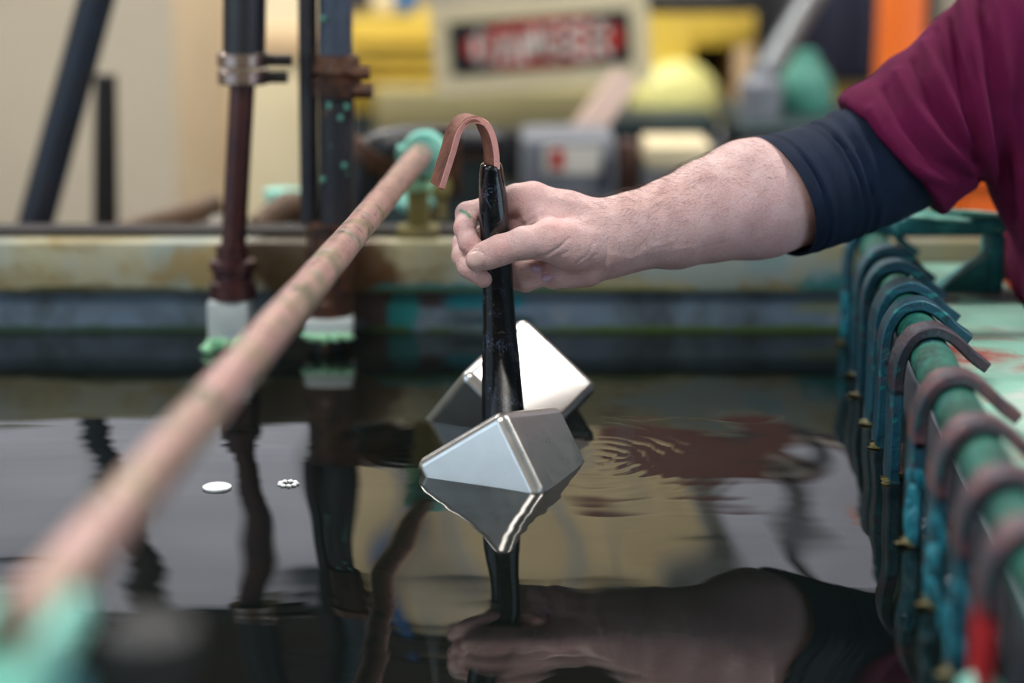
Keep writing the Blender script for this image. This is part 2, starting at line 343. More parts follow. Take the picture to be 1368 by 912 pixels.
# ------------------------------------------------------------------ tank
tk = thing('plating_tank', (0, 1.5, FLOOR), 'large open plating tank with pale stained rims and grey liner', 'tank')
def RX(y): return rodx(y)+.032
def quadwall(y0, y1, off0, off1, z0, z1):                          # slab that follows the skew right side
    V = [(RX(y)+o, y, z) for z in (z0, z1) for y, o in ((y0, off0), (y0, off1), (y1, off1), (y1, off0))]
    return MB().add(V, [(0, 3, 2, 1), (4, 5, 6, 7), (0, 1, 5, 4), (1, 2, 6, 5), (2, 3, 7, 6), (3, 0, 4, 7)])
span((XL, YW+.012, -.5), (RX(YW)+.1, YW+.03, .05)).build('liner', 'liner', tk, smooth=0, label='grey liner of the far side')
span((XL-.1, YW-.004, .049), (RX(YW)+.1, YW+.07, .108)).build('rim', 'rimfar', tk, bevel=.004, label='stained yellowish rim of the far side')
span((XL-.1, YW+.03, .108), (RX(YW)+.11, YW+.075, .116)).build('rim_lip', 'beam', tk, smooth=0, label='dark lip behind the far rim')
span((XL-.1, YW+.03, FLOOR), (RX(YW)+.11, YW+.05, .05)).build('shell', 'tankbody', tk, smooth=0)
quadwall(YN-.1, YW+.012, .0, .02, -.5, .075).build('liner', 'linerright', tk, smooth=0, label='white liner of the right side')
quadwall(YN-.1, YW-.004, -.006, .105, .065, .085).build('rim', 'rimright', tk, bevel=.003, label='mint stained rim of the right side')
quadwall(YN-.1, YW+.012, .085, .1, FLOOR, .07).build('shell', 'tankbody', tk, smooth=0)
span((XL-.02, YN, -.5), (XL, YW, .05)).build('liner', 'liner', tk, smooth=0)
span((XL-.1, YN-.1, .049), (XL+.004, YW-.004, .108)).build('rim', 'rim', tk, bevel=.004)
span((XL-.1, YN-.1, FLOOR), (XL-.08, YW, .05)).build('shell', 'tankbody', tk, smooth=0)
span((XL, YN-.02, -.5), (RX(YN), YN, .05)).build('liner', 'liner', tk, smooth=0)
span((XL-.1, YN-.1, .049), (RX(YN)-.008, YN+.004, .108)).build('rim', 'rim', tk, bevel=.004)
span((XL-.1, YN-.1, FLOOR), (RX(YN)+.08, YN-.08, .05)).build('shell', 'tankbody', tk, smooth=0)
span((XL-.02, YN-.02, -.52), (RX(YW)+.02, YW+.03, -.5)).build('tank_floor', 'liner', tk, smooth=0)

# ------------------------------------------------------------------ liquid: a rippled surface
def liquid():
    nx, ny = 430, 500
    v = np.linspace(YN, YW+.012, ny)[:, None]; u = np.linspace(0, 1, nx)[None, :]
    X = XL+(RX(v)-XL)*u; Y = v+0*u
    h = .00085*np.sin(2*np.pi*(X/.17+Y/.75)+.6)+.0006*np.sin(2*np.pi*(X/.26-Y/.42)+2.1)+.0004*np.sin(2*np.pi*(X/.11+Y/.30)+4)
    h += .00025*np.sin(2*np.pi*(Y/.13+X/.9)+1.2)
    calm = 1-.75*np.clip((Y-1.85)/.25, 0, 1); h = h*calm*.5
    ph = np.sin(X*9+1)+np.sin(Y*7+X*5); am = .5+.5*np.sin(X*11+Y*6+.7)*np.sin(X*4-Y*9)
    h += (.000030*np.sin(2*np.pi*Y/.043+ph*2.2)+.000016*np.sin(2*np.pi*(Y/.024+X/.5)+ph*3))*am*calm
    for qx, qy, A, lam, R, side in ((800, 612, .00022, .0150, .075, 1), (806, 600, .00014, .0115, .060, 1), (790, 622, .00012, .0185, .090, 1), (548, 604, .00008, .013, .05, -1), (700, 575, .00005, .017, .12, 0)):
        cx, cy = PZ(qx, qy)[:2]; e = np.hypot(X-cx, (Y-cy)*.85); th = np.arctan2(Y-cy, (X-cx)*(side or 1))
        mk = 1 if side == 0 else np.exp(-(th/1.3)**2)*(.85+.15*np.sin(th*4+e*25))
        h += A*np.exp(-(e/R)**2)*np.clip(e/.012, 0, 1)*np.sin(2*np.pi*e/lam)*mk
    V = np.stack([X, Y, h], -1).reshape(-1, 3); i = np.arange((ny-1)*(nx-1)); a = (i//(nx-1))*nx+i % (nx-1)
    Q = np.stack([a, a+1, a+nx+1, a+nx], 1)
    me = bpy.data.meshes.new('liquid_surface'); me.from_pydata(V.tolist(), [], Q.tolist()); me.update(); me.materials.append(M['liquid']); me.shade_smooth()
    o = bpy.data.objects.new('liquid_surface', me); COL.objects.link(o)
    props(o, 'dark glossy rippling liquid filling the plating tank', 'liquid')
liquid()

# ------------------------------------------------------------------ left copper bar and its saddles
ZB = .205
a, b = PZ(48, 815, ZB), PZ(562, 206, ZB); d = (b-a)/np.linalg.norm(b-a)
g = MB(); n = 60; path = [a-d*.02+(b-a+d*.02)*i/n for i in range(n+1)]
g.tube(path, [.0135*(1+.012*math.sin(i*1.7)+.01*math.sin(i*.6)) for i in range(n+1)], 28)
g.build('copper_busbar', 'busbar', label='long worn pinkish copper bar spanning the tank from lower left', cat='bar')
def saddle(name, c, h, label, big):
    t = thing(name, (c[0], c[1], .108), label, 'bracket', 'saddles under the copper bar')
    w = .06 if big else .03
    box((c[0], c[1], .108+.006), (w*1.6, w*1.3, .012)).build('foot_plate', 'olive', t, bevel=.002)
    box((c[0], c[1], (.12+h-.028)/2), (w*.8, w*.7, h-.028-.12)).build('post', 'mint' if big else 'olive', t, bevel=.003)
    arc = [c+np.array([.0195*math.cos(x), 0, .0195*math.sin(x)]) for x in np.linspace(-math.pi*1.12, math.pi*.12, 18)]
    MB().strap(arc, w, .010, (0, 1, 0)).build('cradle', 'mint', t)
    MB().blob(c+np.array([0, w*.1, -.035]), (.022, w*.55, .014), 3, .5, 4).build('deposit', 'cyan' if big else 'greencrust', t)
    return t
pa = PZ(48, 815, ZB)
saddle('bar_saddle', np.array([pa[0]-.002, YN-.03, ZB]), ZB-.0, 'mint green corroded saddle holding the near end of the copper bar', True)
MB().lathe([(-.004, .012), (0, .024), (.012, .027), (.02, .025), (.026, .010)], b-d*.002+np.array([.004, 0, 0]), d).build('end_cap', 'mint', label='mint green corroded cap on the far end of the copper bar', cat='cap')
s2 = saddle('bar_saddle', np.array([b[0]-.004, YW+.036, ZB]), ZB, 'small mint saddle on the far rim under the copper bar', False)
# olive block beside the near saddle
q = np.array([pa[0]+.055, YN-.04, .108]); t = thing('valve_block', q, 'olive brown stained valve block beside the near saddle', 'valve')
box(q+[0, 0, .03], (.045, .05, .06)).build('body', 'olive', t, bevel=.006)
MB().lathe([(0, .012), (.03, .012), (.032, .018), (.045, .018)], q+[0, 0, .058]).build('stem', 'black', t)

# ------------------------------------------------------------------ right bar with hooks
ZR = .11
e0, e1 = np.array([rodx(.62), .62, ZR]), np.array([rodx(2.235), 2.235, ZR]); dr = (e1-e0)/np.linalg.norm(e1-e0)
n = 70; MB().tube([e0+(e1-e0)*i/n for i in range(n+1)], [.0182*(1+.02*math.sin(i*2.3)+.015*math.sin(i*.9)) for i in range(n+1)], 26).build('verdigris_bar', 'verdigris', label='green corroded copper bar along the right side carrying the hooks', cat='bar')
def hook(px, py, label, m, lm=None, ang=0, length=.16, cyan=False, seed=0, wid=.027):
    dd = ray(px, py); y = (C0+dd*((ZR-CH)/dd[2]))[1]; c = np.array([rodx(y), y, ZR])
    t = thing('hanging_hook', (c[0], c[1], 0), label, 'hook', 'hooks on the green bar')
    ca, sa = math.cos(ang), math.sin(ang); ex = np.array([ca, sa, 0]); wv = np.array([-sa, ca, 0])
    k = 1.02
    prof = [(-.0285, -.085), (-.0285, -.04), (-.0282, -.014), (-.0250, .004), (-.015, .0195), (0, .0242), (.011, .0212), (.023, .0125), (.034, .0018), (.046, -.007)]
    pts = curve([c+ex*x*k+np.array([0, 0, z*k]) for x, z in prof], 6)
    cut = 9 if lm else 0
    MB().strap(pts[max(cut-1, 0):], wid, .0098, wv, .0015).build('bent_strap', m, t)
    leg = [c+ex*(-.0285*k+.003*math.sin(j*.9+seed)*.4)+np.array([0, 0, -.085*k-(length-.085)*j/6]) for j in range(7)]
    if lm: leg = pts[cut::-1]+leg[1:]
    else: leg = [pts[0]]+leg[1:]
    MB().strap(leg, wid, .0098, wv, .0015).build('leg', lm or m, t)
    g = MB()
    for j in range(3):
        g.blob(c+ex*(-.0285+.004*(j-1))+wv*(.008*(j-1))+np.array([0, 0, .0015-ZR]), (.008, .007, .003), 2, .7, seed*7+j)
    g.build('salt_crust', 'crust', t)
    if cyan:
        g = MB()
        for j in range(5): g.blob(c+ex*(-.0285-.001)+wv*random.uniform(-.009, .009)+np.array([0, 0, -.055-.010*j]), (.0045, .012, .013), 3, .8, seed+j*3)
        g.build('crystals', 'cyan', t)
    if m == 'hookcu' and lm == 'hookred':
        MB().blob(c+ex*-.030+np.array([0, 0, -.078]), (.012, .014, .010), 3, .4, 5).build('deposit', 'mint', t)
    return t
HK = [((1168, 329), 'hook', 'farthest hook on the green bar, under the navy sleeve', None, 0), ((1186, 364), 'hook', 'second farthest teal hook on the green bar', None, .04),
      ((1194, 385), 'hook', 'third farthest teal hook on the green bar, close to its neighbour', None, -.06), ((1214, 414), 'hook', 'fourth farthest dark hook on the green bar', None, .05),
      ((1228, 440), 'hook', 'sharp dark teal hook with a blue leg and pale rim line, fifth farthest', None, -.03), ((1247, 477), 'hookdusk', 'sharp hook with purplish top and pale edge, sixth farthest on the green bar', 'hook', .02),
      ((1281, 543), 'hookcu', 'reddish purple hook just nearer than the sharp ones', 'hook', 0), ((1309, 608), 'hookcu', 'blurred purplish hook with cyan crystals on its leg, third nearest', 'hook', .03),
      ((1350, 682), 'hookcu', 'blurred lavender hook at the right picture edge, second nearest', 'hook', -.03), ((1388, 755), 'hookcu', 'nearest hook, its leg dipped in red coating', 'hookred', 0)]
for i, ((px, py), m, lab, lm, an) in enumerate(HK): hook(px, py, lab, m, lm, an, cyan=i in (0, 6, 7, 8), seed=i)
# bracket at the far right corner
bc = PZ(1290, 391, .085); t = thing('corner_bracket', bc, 'green corroded bracket standing on the right rim at the far corner', 'bracket')
X0, X1, yb = bc[0]-.045, bc[0]+.040, bc[1]
span((X0-.03, yb, .085+.062), (X1, yb+.05, .085+.078)).build('top_bar', 'bracket', t, bevel=.004)
span((X1-.016, yb, .085), (X1, yb+.05, .085+.062)).build('post', 'bracket', t, bevel=.004)
MB().add([(X0+.012, yb+y, .0851) for y in (0, .03)]+[(X1-.016, yb+y, .0851) for y in (0, .03)]+[(X1-.016, yb+y, .085+.04) for y in (0, .03)],
         [(0, 2, 4), (1, 5, 3), (0, 1, 3, 2), (2, 3, 5, 4), (4, 5, 1, 0)]).build('gusset', 'bracket', t, smooth=0)
MB().blob((X0+.03, yb+.02, .085+.079), (.05, .02, .006), 3, .5, 9).build('deposit', 'mint', t)

# ------------------------------------------------------------------ dipping hook with coated handle
Y0 = 1.775
hb = PY(673, 600, Y0); t = thing('dipping_hook', (hb[0], hb[1], -.1), 'copper hook with a black coated handle held in the hand', 'hook')
def hk(px, py): return PY(px, py, Y0-.012)
ctr = [(664, 226), (663.5, 215), (663, 205), (659, 184), (651, 167.5), (639, 161), (625, 163), (613, 178), (605.5, 203), (597, 230), (590.5, 251)]
wv = np.array([-.36, .93, .0]); wv /= np.linalg.norm(wv); W = .026
pts = [p+wv*W/2 for p in curve([hk(*c) for c in ctr], 6)]
MB().strap(pts, W, .0062, wv, .0009).build('copper_bend', 'copper', t, label='bare pinkish copper hook')
MB().strap([p-wv*(W/2+.0002) for p in pts], .0012, .0054, wv, .0003).build('bare_edge', 'copper_edge', t, label='bright pink bare edge of the hook')
axis = [(656.5, 218, 12.5, 1.55), (656.5, 222, 14.8, 1.5), (656.5, 236, 16.4, 1.25), (658, 256, 18.3, 1.02), (660, 290, 19.8, .9), (663, 330, 20.3, .84), (665, 380, 20.8, .8), (667, 430, 22.5, .74), (669, 480, 25.5, .66), (671, 530, 28, .58), (673, 575, 29.5, .54), (674, 640, 30, .5), (675, 720, 29, .5)]
cp = curve([PY(x, y, Y0) for x, y, r, q in axis], 4); rr = curve([(r, q, 0) for x, y, r, q in axis], 4)
secs = []
for p, r in zip(cp, rr):
    R = r[0]*1.80/F_PX; secs.append([(R*r[1]*math.copysign(abs(math.cos(x))**.95, math.cos(x)), R*math.copysign(abs(math.sin(x))**.95, math.sin(x))) for x in np.linspace(0, 2*math.pi, 36, endpoint=False)])
MB().sweep(cp, secs, (0, 1, 0)).build('handle', 'coating', t, label='glossy black coated handle')
for sgn, yy in ((-1, -.06), (1, .07)):
    MB().tube(curve([np.array([hb[0], hb[1], -.06]), np.array([hb[0]+.005, hb[1]+yy*.5, -.075]), np.array([hb[0]+.012*sgn, hb[1]+yy, -.055])], 6), .005, 10).build('prong', 'coating', t)

# ------------------------------------------------------------------ two plated boxes
def plated_box(corner, l, r, c, a, b, h, label):
    r = np.array(r)/np.linalg.norm(r); l = np.array(l); l = l-r*(l@r); l /= np.linalg.norm(l); k = np.cross(l, r); c = k*math.copysign(1, k@np.array(c)); P = []
    for k in (0, h):
        for i, j in ((0, 0), (a, 0), (a, b), (0, b)): P.append(np.array(corner)+l*i+r*j+c*k)
    me = bpy.data.meshes.new('plated_box'); ctr = sum(P)/8
    bm = bmesh.new(); vs = [bm.verts.new(tuple(p-ctr)) for p in P]
    for f in [(0, 3, 2, 1), (4, 5, 6, 7), (0, 1, 5, 4), (1, 2, 6, 5), (2, 3, 7, 6), (3, 0, 4, 7)]: bm.faces.new([vs[i] for i in f])
    bmesh.ops.recalc_face_normals(bm, faces=bm.faces)
    bmesh.ops.bevel(bm, geom=list(bm.edges), offset=.0100, segments=6, affect='EDGES', profile=.5, clamp_overlap=True)
    bm.to_mesh(me); bm.free(); me.shade_smooth(); me.materials.append(M['steel'])
    o = bpy.data.objects.new('plated_box', me); COL.objects.link(o); o.location = Vector([float(x) for x in ctr])
    props(o, label, 'metal part', 'plated metal boxes on the dipping hook')
    md = o.modifiers.new('weighted', 'WEIGHTED_NORMAL'); md.keep_sharp = False; md.weight = 80
A = PT(669, 546, 1.708)
plated_box(A, (-.7536, .3412, -.5618), (.462, .868, -.18), (.4551, -.3459, -.8205), .102, .1165, .085, 'shiny silver metal box in front of the black handle, half sunk')
B = PT(618, 496, 1.87)
plated_box(B, (-.4661, .5461, -.6961), (.5046, .8103, .2979), (.7267, -.2124, -.6533), .117, .118, .102, 'tilted shiny silver metal box behind the black handle')

# ------------------------------------------------------------------ implicit surfaces (for the person)
def capsule(p, a, b, ra, rb, ky=1.0):
    a, b = np.array(a, np.float32).copy(), np.array(b, np.float32).copy(); q = p
    if ky != 1: q = p*np.array([1, ky, 1], np.float32); a[1] *= ky; b[1] *= ky
    ab = b-a; h = np.clip(((q-a)@ab)/(ab@ab), 0, 1)
    return np.linalg.norm(q-a-h[:, None]*ab, axis=1)-(ra+(rb-ra)*h)
def ell(p, c, r, R=None):
    q = p-np.array(c, np.float32)
    if R is not None: q = q@np.array(R, np.float32)
    r = np.array(r, np.float32); k0 = np.linalg.norm(q/r, axis=1); k1 = np.linalg.norm(q/(r*r), axis=1)
    return k0*(k0-1)/np.maximum(k1, 1e-6)
def smin(a, b, k):
    h = np.clip(.5+.5*(b-a)/k, 0, 1); return b+(a-b)*h-k*h*(1-h)
def smax(a, b, k): return -smin(-a, -b, k)
def chain(p, pts, ks=.004, ky=1.0):
    d = None
    for (a, ra), (b, rb) in zip(pts[:-1], pts[1:]):
        c = capsule(p, a, b, ra, rb, ky); d = c if d is None else smin(d, c, ks)
    return d
def surface(fn, lo, hi, h, step=4):
    """surface nets over a sparsely evaluated grid -> verts, quads"""
    lo = np.array(lo); n = (np.ceil((np.array(hi)-lo)/h/step).astype(int)+1)*step+1
    ax = [lo[i]+h*np.arange(n[i]) for i in range(3)]
    cx = [a[::step] for a in ax]; G = np.stack(np.meshgrid(*cx, indexing='ij'), -1).reshape(-1, 3).astype(np.float32)
    Fc = fn(G).reshape([len(a) for a in cx])
    near = np.abs(Fc) < h*step*1.9
    near_d = near.copy()
    for k in range(3):
        near_d |= np.roll(near, 1, k) | np.roll(near, -1, k)
    idx = [np.minimum((np.arange(n[i])+step//2)//step, len(cx[i])-1) for i in range(3)]
    Ff = Fc[np.ix_(*idx)].astype(np.float32); act = near_d[np.ix_(*idx)]
    I = np.argwhere(act); pts = np.stack([ax[k][I[:, k]] for k in range(3)], 1).astype(np.float32)
    vals = np.concatenate([fn(pts[s:s+400000]) for s in range(0, len(pts), 400000)]); Ff[I[:, 0], I[:, 1], I[:, 2]] = vals
    S = Ff < 0; m = np.array(Ff.shape)-1
    acc = np.zeros(tuple(m)+(3,), np.float32); cnt = np.zeros(tuple(m), np.float32)
    base = lambda o: tuple(slice(o[k], o[k]+m[k]) for k in range(3))
    for k in range(3):
        for u in (0, 1):
            for v in (0, 1):
                o = [0, 0, 0]; oth = [i for i in range(3) if i != k]; o[oth[0]] = u; o[oth[1]] = v
                o2 = list(o); o2[k] = 1; f0, f1 = Ff[base(o)], Ff[base(o2)]; x = S[base(o)] != S[base(o2)]
                w = np.where(x, f0/np.where(x, f0-f1, 1), 0); e = np.zeros(tuple(m)+(3,), np.float32)
                e[..., k] = w; e[..., oth[0]] = u; e[..., oth[1]] = v
                acc += e*x[..., None]; cnt += x
    on = cnt > 0; C = np.argwhere(on); V = lo+(C+acc[on]/cnt[on][:, None])*h
    ID = -np.ones(tuple(m), int); ID[on] = np.arange(len(C)); Q = []
    for k in range(3):
        i, j = [q for q in range(3) if q != k]
        a = [slice(1, m[q]) for q in range(3)]; a[k] = slice(0, m[k]); b2 = list(a); b2[k] = slice(1, m[k]+1)
        s0, s1 = S[tuple(a)], S[tuple(b2)]; E = np.argwhere(s0 != s1); st = np.array([1, 1, 1]); st[k] = 0; E0 = E+st
        fl = s0[tuple(E.T)]
        def cid(di, dj): c = E0.copy(); c[:, i] -= di; c[:, j] -= dj; return ID[tuple(c.T)]
        q = np.stack([cid(0, 0), cid(1, 0), cid(1, 1), cid(0, 1)], 1)
        if k == 1: fl = ~fl
        q[~fl] = q[~fl][:, ::-1]; Q.append(q)
    return V, np.concatenate(Q)
def vnormals(V, Q):
    n = np.cross(V[Q[:, 2]]-V[Q[:, 0]], V[Q[:, 3]]-V[Q[:, 1]]); N = np.zeros_like(V)
    for k in range(4): np.add.at(N, Q[:, k], n)
    return N/np.maximum(np.linalg.norm(N, axis=1), 1e-12)[:, None]
def smooth_mesh(V, Q, it=2, lam=.5):
    E = np.concatenate([Q[:, [0, 1]], Q[:, [1, 2]], Q[:, [2, 3]], Q[:, [3, 0]]]); 
    for _ in range(it):
        S = np.zeros_like(V); c = np.zeros(len(V)); np.add.at(S, E[:, 0], V[E[:, 1]]); np.add.at(S, E[:, 1], V[E[:, 0]])
        np.add.at(c, E[:, 0], 1); np.add.at(c, E[:, 1], 1); V = V*(1-lam)+lam*S/c[:, None]
    return V
def mesh_obj(name, V, Q, m, parent, tint=None, label=None, kind=None):
    off = np.array(wloc(parent)) if parent else np.zeros(3)
    me = bpy.data.meshes.new(name); me.from_pydata((V-off).tolist(), [], [tuple(q) for q in Q.tolist()]); me.validate(); me.update(); me.shade_smooth()
    me.materials.append(M[m])
    if tint is not None:
        at = me.attributes.new('tint', 'FLOAT_COLOR', 'POINT'); at.data.foreach_set('color', np.concatenate([tint, np.ones((len(tint), 1))], 1).astype(np.float32).ravel())
    o = bpy.data.objects.new(name, me); COL.objects.link(o); o.parent = parent
    return props(o, label, None, None, kind)
def J(px, py, dy): return PY(px, py, Y0+dy/100)
def JR(px, py, dy, r): return (J(px, py, dy), r/100)
def JP(px, py, dy, rpx): p = J(px, py, dy); t = p[1]*CP-(p[2]-CH)*SP; return (p, rpx*t/F_PX)

FORE = [JP(822, 315, 1.6, 43), JP(850, 308, 2.4, 51), JP(900, 298, 4.0, 60), JP(950, 281, 5.8, 68), JP(1000, 267, 8.0, 79), JP(1022, 264, 8.9, 78), JP(1062, 258, 10.6, 62)]
UPPER = [JP(1040, 263, 9.8, 66), JP(1085, 253, 11.5, 62), JP(1170, 215, 14.5, 64), JP(1260, 150, 17.5, 64), JP(1345, 75, 20.5, 70)]
def arm_sdf(p):
    # forearm, wrist
    d = chain(p, FORE, .008, 1.14); d = smin(d, chain(p, UPPER, .03), .01)
    # palm
    palm = chain(p, [JR(812, 309, 1.7, 2.3), JR(760, 288, 2.1, 2.05), JR(716, 270, 2.5, 1.75)], .01)
    palm = smin(palm, chain(p, [JR(815, 325, 1.6, 2.5), JR(765, 325, 2.2, 2.2), JR(722, 335, 3.0, 1.75)], .01), .012)
    palm = smin(palm, capsule(p, J(800, 338, 1.2), J(740, 364, 1.9), .023, .0155), .012)
    thumb_m = chain(p, [JR(798, 322, .6, 2.3), JR(765, 327, -.5, 2.25), JR(735, 322, -1.6, 1.75)], .01)
    palm = smin(palm, thumb_m, .012)
    palm = smin(palm, capsule(p, J(785, 362, .5), J(760, 368, .6), .0145, .0115), .008)
    palm = smin(palm, capsule(p, J(726, 292, .5), J(716, 300, 1.2), .010, .010), .014)
    d = smin(d, palm, .022)
    # thumb
    th = chain(p, [JR(735, 322, -1.6, 1.72), JR(700, 325, -2.5, 1.42), JR(668, 334, -2.72, 1.28), JR(651, 341, -2.72, 1.18), JR(637, 347, -2.6, 1.02)], .006)
    d = smin(d, th, .008)
    fingers = [
      [JR(706, 266, 2.6, 1.42), JR(690, 265, 2.5, 1.25), JR(655, 275, 2.35, 1.0), JR(624, 285, 2.0, 1.02), JR(621, 305, .55, .96), JR(627, 325, -.65, .92), JR(640, 336, -1.2, .82)],
      [JR(702, 300, 3.2, 1.35), JR(655, 312, 2.8, 1.05), JR(619, 325, 2.3, 1.0), JR(618, 342, .9, .95), JR(626, 358, -.4, .9), JR(646, 373, -1.0, .78)],
      [JR(704, 332, 3.5, 1.25), JR(652, 345, 3.2, .95), JR(662, 352, 2.2, .9), JR(690, 358, 1.5, .84), JR(718, 358, .7, .72)],
      [JR(718, 358, 3.4, 1.15), JR(672, 366, 3.1, .85), JR(680, 373, 2.1, .82), JR(702, 378, 1.5, .78), JR(729, 372, .75, .66)]]
    fd = [chain(p, f, .004) for f in fingers]
    tips = fd[0]
    for x in fd[1:]: tips = smin(tips, x, .0005)
    # let knuckles melt into the palm, distal ends stay apart
    kn = None
    for f in fingers:
        c = chain(p, f[:2] if f is not fingers[0] else f[:3], .004); kn = c if kn is None else smin(kn, c, .006)
    d = smin(d, kn, .010); d = smin(d, tips, .0015)
    return d
person_loc = np.array([.80, Y0+.36, FLOOR])
pe = thing('person', person_loc, 'person in a maroon shirt and navy undersleeve reaching over the tank', 'person')
V, Q = surface(arm_sdf, J(595, 400, 0)-[.0, .065, .02], [J(1130, 300, 13)[0], Y0+.23, J(1020, 175, 8)[2]+.03], .0013)
V = smooth_mesh(V, Q, 2, .45); N = vnormals(V, Q); px, py = proj(V); front = np.clip(-N[:, 1]*2.0+.35, 0, 1)
def stroke_d(pts):
    d = np.full(len(V), 1e9)
    for (x0, y0), (x1, y1) in zip(pts[:-1], pts[1:]):
        ux, uy = x1-x0, y1-y0; h = np.clip(((px-x0)*ux+(py-y0)*uy)/(ux*ux+uy*uy), 0, 1); d = np.minimum(d, np.hypot(px-x0-h*ux, py-y0-h*uy))
    return d
nearv = V[:, 1]
for pts, w, dep in [  # creases (negative), tendons and veins (positive): line, width px, height mm
    ([(708, 347), (730, 341), (748, 330), (760, 318)], 2.2, -1.1), ([(716, 351), (740, 347), (758, 336)], 2.0, -.6), ([(700, 300), (712, 292), (722, 286)], 3.0, -1.3),
    ([(706, 305), (716, 296)], 2.2, -.7), ([(676, 318), (680, 335)], 1.8, -.35), ([(671, 318), (674, 338)], 1.8, -.35), ([(682, 316), (687, 332)], 1.6, -.25),
    ([(628, 303), (638, 306), (646, 310)], 1.8, -.7), ([(624, 330), (634, 327)], 1.6, -.5), ([(612, 350), (620, 356)], 1.6, -.4),
    ([(770, 352), (785, 340), (795, 322)], 2.0, -.5), ([(762, 362), (782, 352), (796, 340)], 2.0, -.5), ([(688, 369), (708, 367), (727, 364)], 1.6, -1.6), ([(620, 336), (628, 331), (640, 330)], 1.3, -.5), ([(690, 349), (708, 349), (722, 353)], 2.2, -1.2), ([(800, 374), (806, 360), (812, 340), (812, 322)], 3.0, -1.0),
    ([(806, 376), (815, 364), (822, 350)], 2.0, -.5), ([(818, 352), (850, 343), (885, 334), (930, 330)], 4.0, .35), ([(815, 340), (845, 345), (868, 330), (900, 322)], 3.5, .5),
    ([(822, 358), (880, 346)], 6, -.2), ([(720, 262), (755, 268), (790, 276)], 5, .6), ([(735, 300), (765, 305), (800, 312)], 6, .7), ([(815, 290), (860, 280), (900, 262)], 6, .5)]:
    V = V+N*(np.exp(-(stroke_d(pts)/w)**2)*front*dep/1000)[:, None]
tint = np.ones((len(V), 3))
def tintblob(x, y, rx, ry, col, k=1, cond=None):
    w = np.exp(-((px-x)/rx)**2-((py-y)/ry)**2)*k
    if cond is not None: w = w*cond
    global tint; tint = tint*(1-w[:, None])+tint*np.array(col)*w[:, None]
fr = front > .2
for x, y, rx, ry in ((668, 330, 12, 12), (745, 300, 25, 18), (700, 262, 16, 14), (628, 322, 10, 12), (648, 374, 10, 9), (610, 300, 8, 10), (775, 360, 22, 14)): tintblob(x, y, rx, ry, (.98, .80, .80), .7)
tintblob(1020, 300, 90, 60, (.98, .93, .98), .8); tintblob(730, 366, 16, 12, (.90, .80, .92), .8, fr)
tintblob(870, 250, 70, 30, (1, .90, .84), .6)
grn = np.exp(-((stroke_d([(615, 281), (622, 284), (627, 289)]))/2.4)**2)*fr; tint = tint*(1-grn[:, None])+np.array([.12, .62, .42])*grn[:, None]
mesh_hi = (V, Q, tint)

# rest of the body: neck, head, the other arm, trunk and legs in one coarser shell that runs on inside the sleeve
SH = UPPER[-1][0]; TX = .80
trunk_c = [np.array([.665, SH[1]+.19, SH[2]-.02]), np.array([.71, SH[1]+.19, .10]), np.array([.80, SH[1]+.19, -.10])]
HD = np.array([.60, SH[1]+.19, SH[2]+.27])
def body_sdf(p):
    d = chain(p, [(trunk_c[0]+[0, 0, -.03], .105), (trunk_c[1], .105), (trunk_c[2], .11)], .05, .62)
    d = smin(d, chain(p, UPPER, .03), .05)
    far = trunk_c[0]+[.01, .19, .0]
    d = smin(d, capsule(p, SH+[.03, 0, -.01], far, .055, .055), .05)
    d = smin(d, chain(p, [(far, .05), (far+[.03, .05, -.26], .042), (far+[-.02, .03, -.45], .032), (far+[-.06, .01, -.50], .026)], .02), .03)
    hnd = far+[-.06, .01, -.50]
    for k in range(4): d = smin(d, chain(p, [(hnd+[0, -.02+.014*k, -.03], .012), (hnd+[-.02, -.024+.016*k, -.085], .009), (hnd+[-.008, -.024+.016*k, -.125], .008)], .003), .008)
    d = smin(d, chain(p, [(hnd+[-.01, -.025, -.01], .012), (hnd+[-.035, -.045, -.05], .010), (hnd+[-.035, -.045, -.08], .009)], .003), .008)
    for sy in (-.1, .1): d = smin(d, chain(p, [(trunk_c[2]+[0, sy, -.06], .085), (trunk_c[2]+[-.01, sy*1.1, -.45], .06), (np.array([TX, trunk_c[2][1]+sy*1.1, FLOOR+.1]), .045)], .02), .03)
    d = smin(d, capsule(p, trunk_c[0]+[-.01, 0, .06], HD+[.01, 0, -.08], .06, .055), .03)
    d = smin(d, ell(p, HD, (.098, .076, .118)), .03); d = smin(d, ell(p, HD+[-.035, 0, -.06], (.062, .052, .06)), .03)
    d = smin(d, capsule(p, HD+[-.093, 0, .012], HD+[-.118, 0, -.03], .009, .014), .012)
    for sy in (-1, 1):
        d = smin(d, ell(p, HD+[.005, sy*.078, -.01], (.022, .010, .034)), .006)
        d = smax(d, -ell(p, HD+[-.098, sy*.032, .006], (.016, .019, .012)), .01); d = smin(d, ell(p, HD+[-.082, sy*.032, .004], (.013, .014, .012)), .003)
    d = smin(d, ell(p, HD+[-.090, 0, -.062], (.010, .024, .006)), .005); d = smin(d, ell(p, HD+[-.086, 0, -.075], (.010, .02, .006)), .005)
    return d
V2, Q2 = surface(body_sdf, (.42, SH[1]-.09, FLOOR+.06), (1.0, SH[1]+.53, HD[2]+.14), .0075, 3)
body = mesh_obj('body', np.concatenate([V, V2]), np.concatenate([Q, Q2+len(V)]), 'skin', pe, np.concatenate([tint, np.ones((len(V2), 3))]))
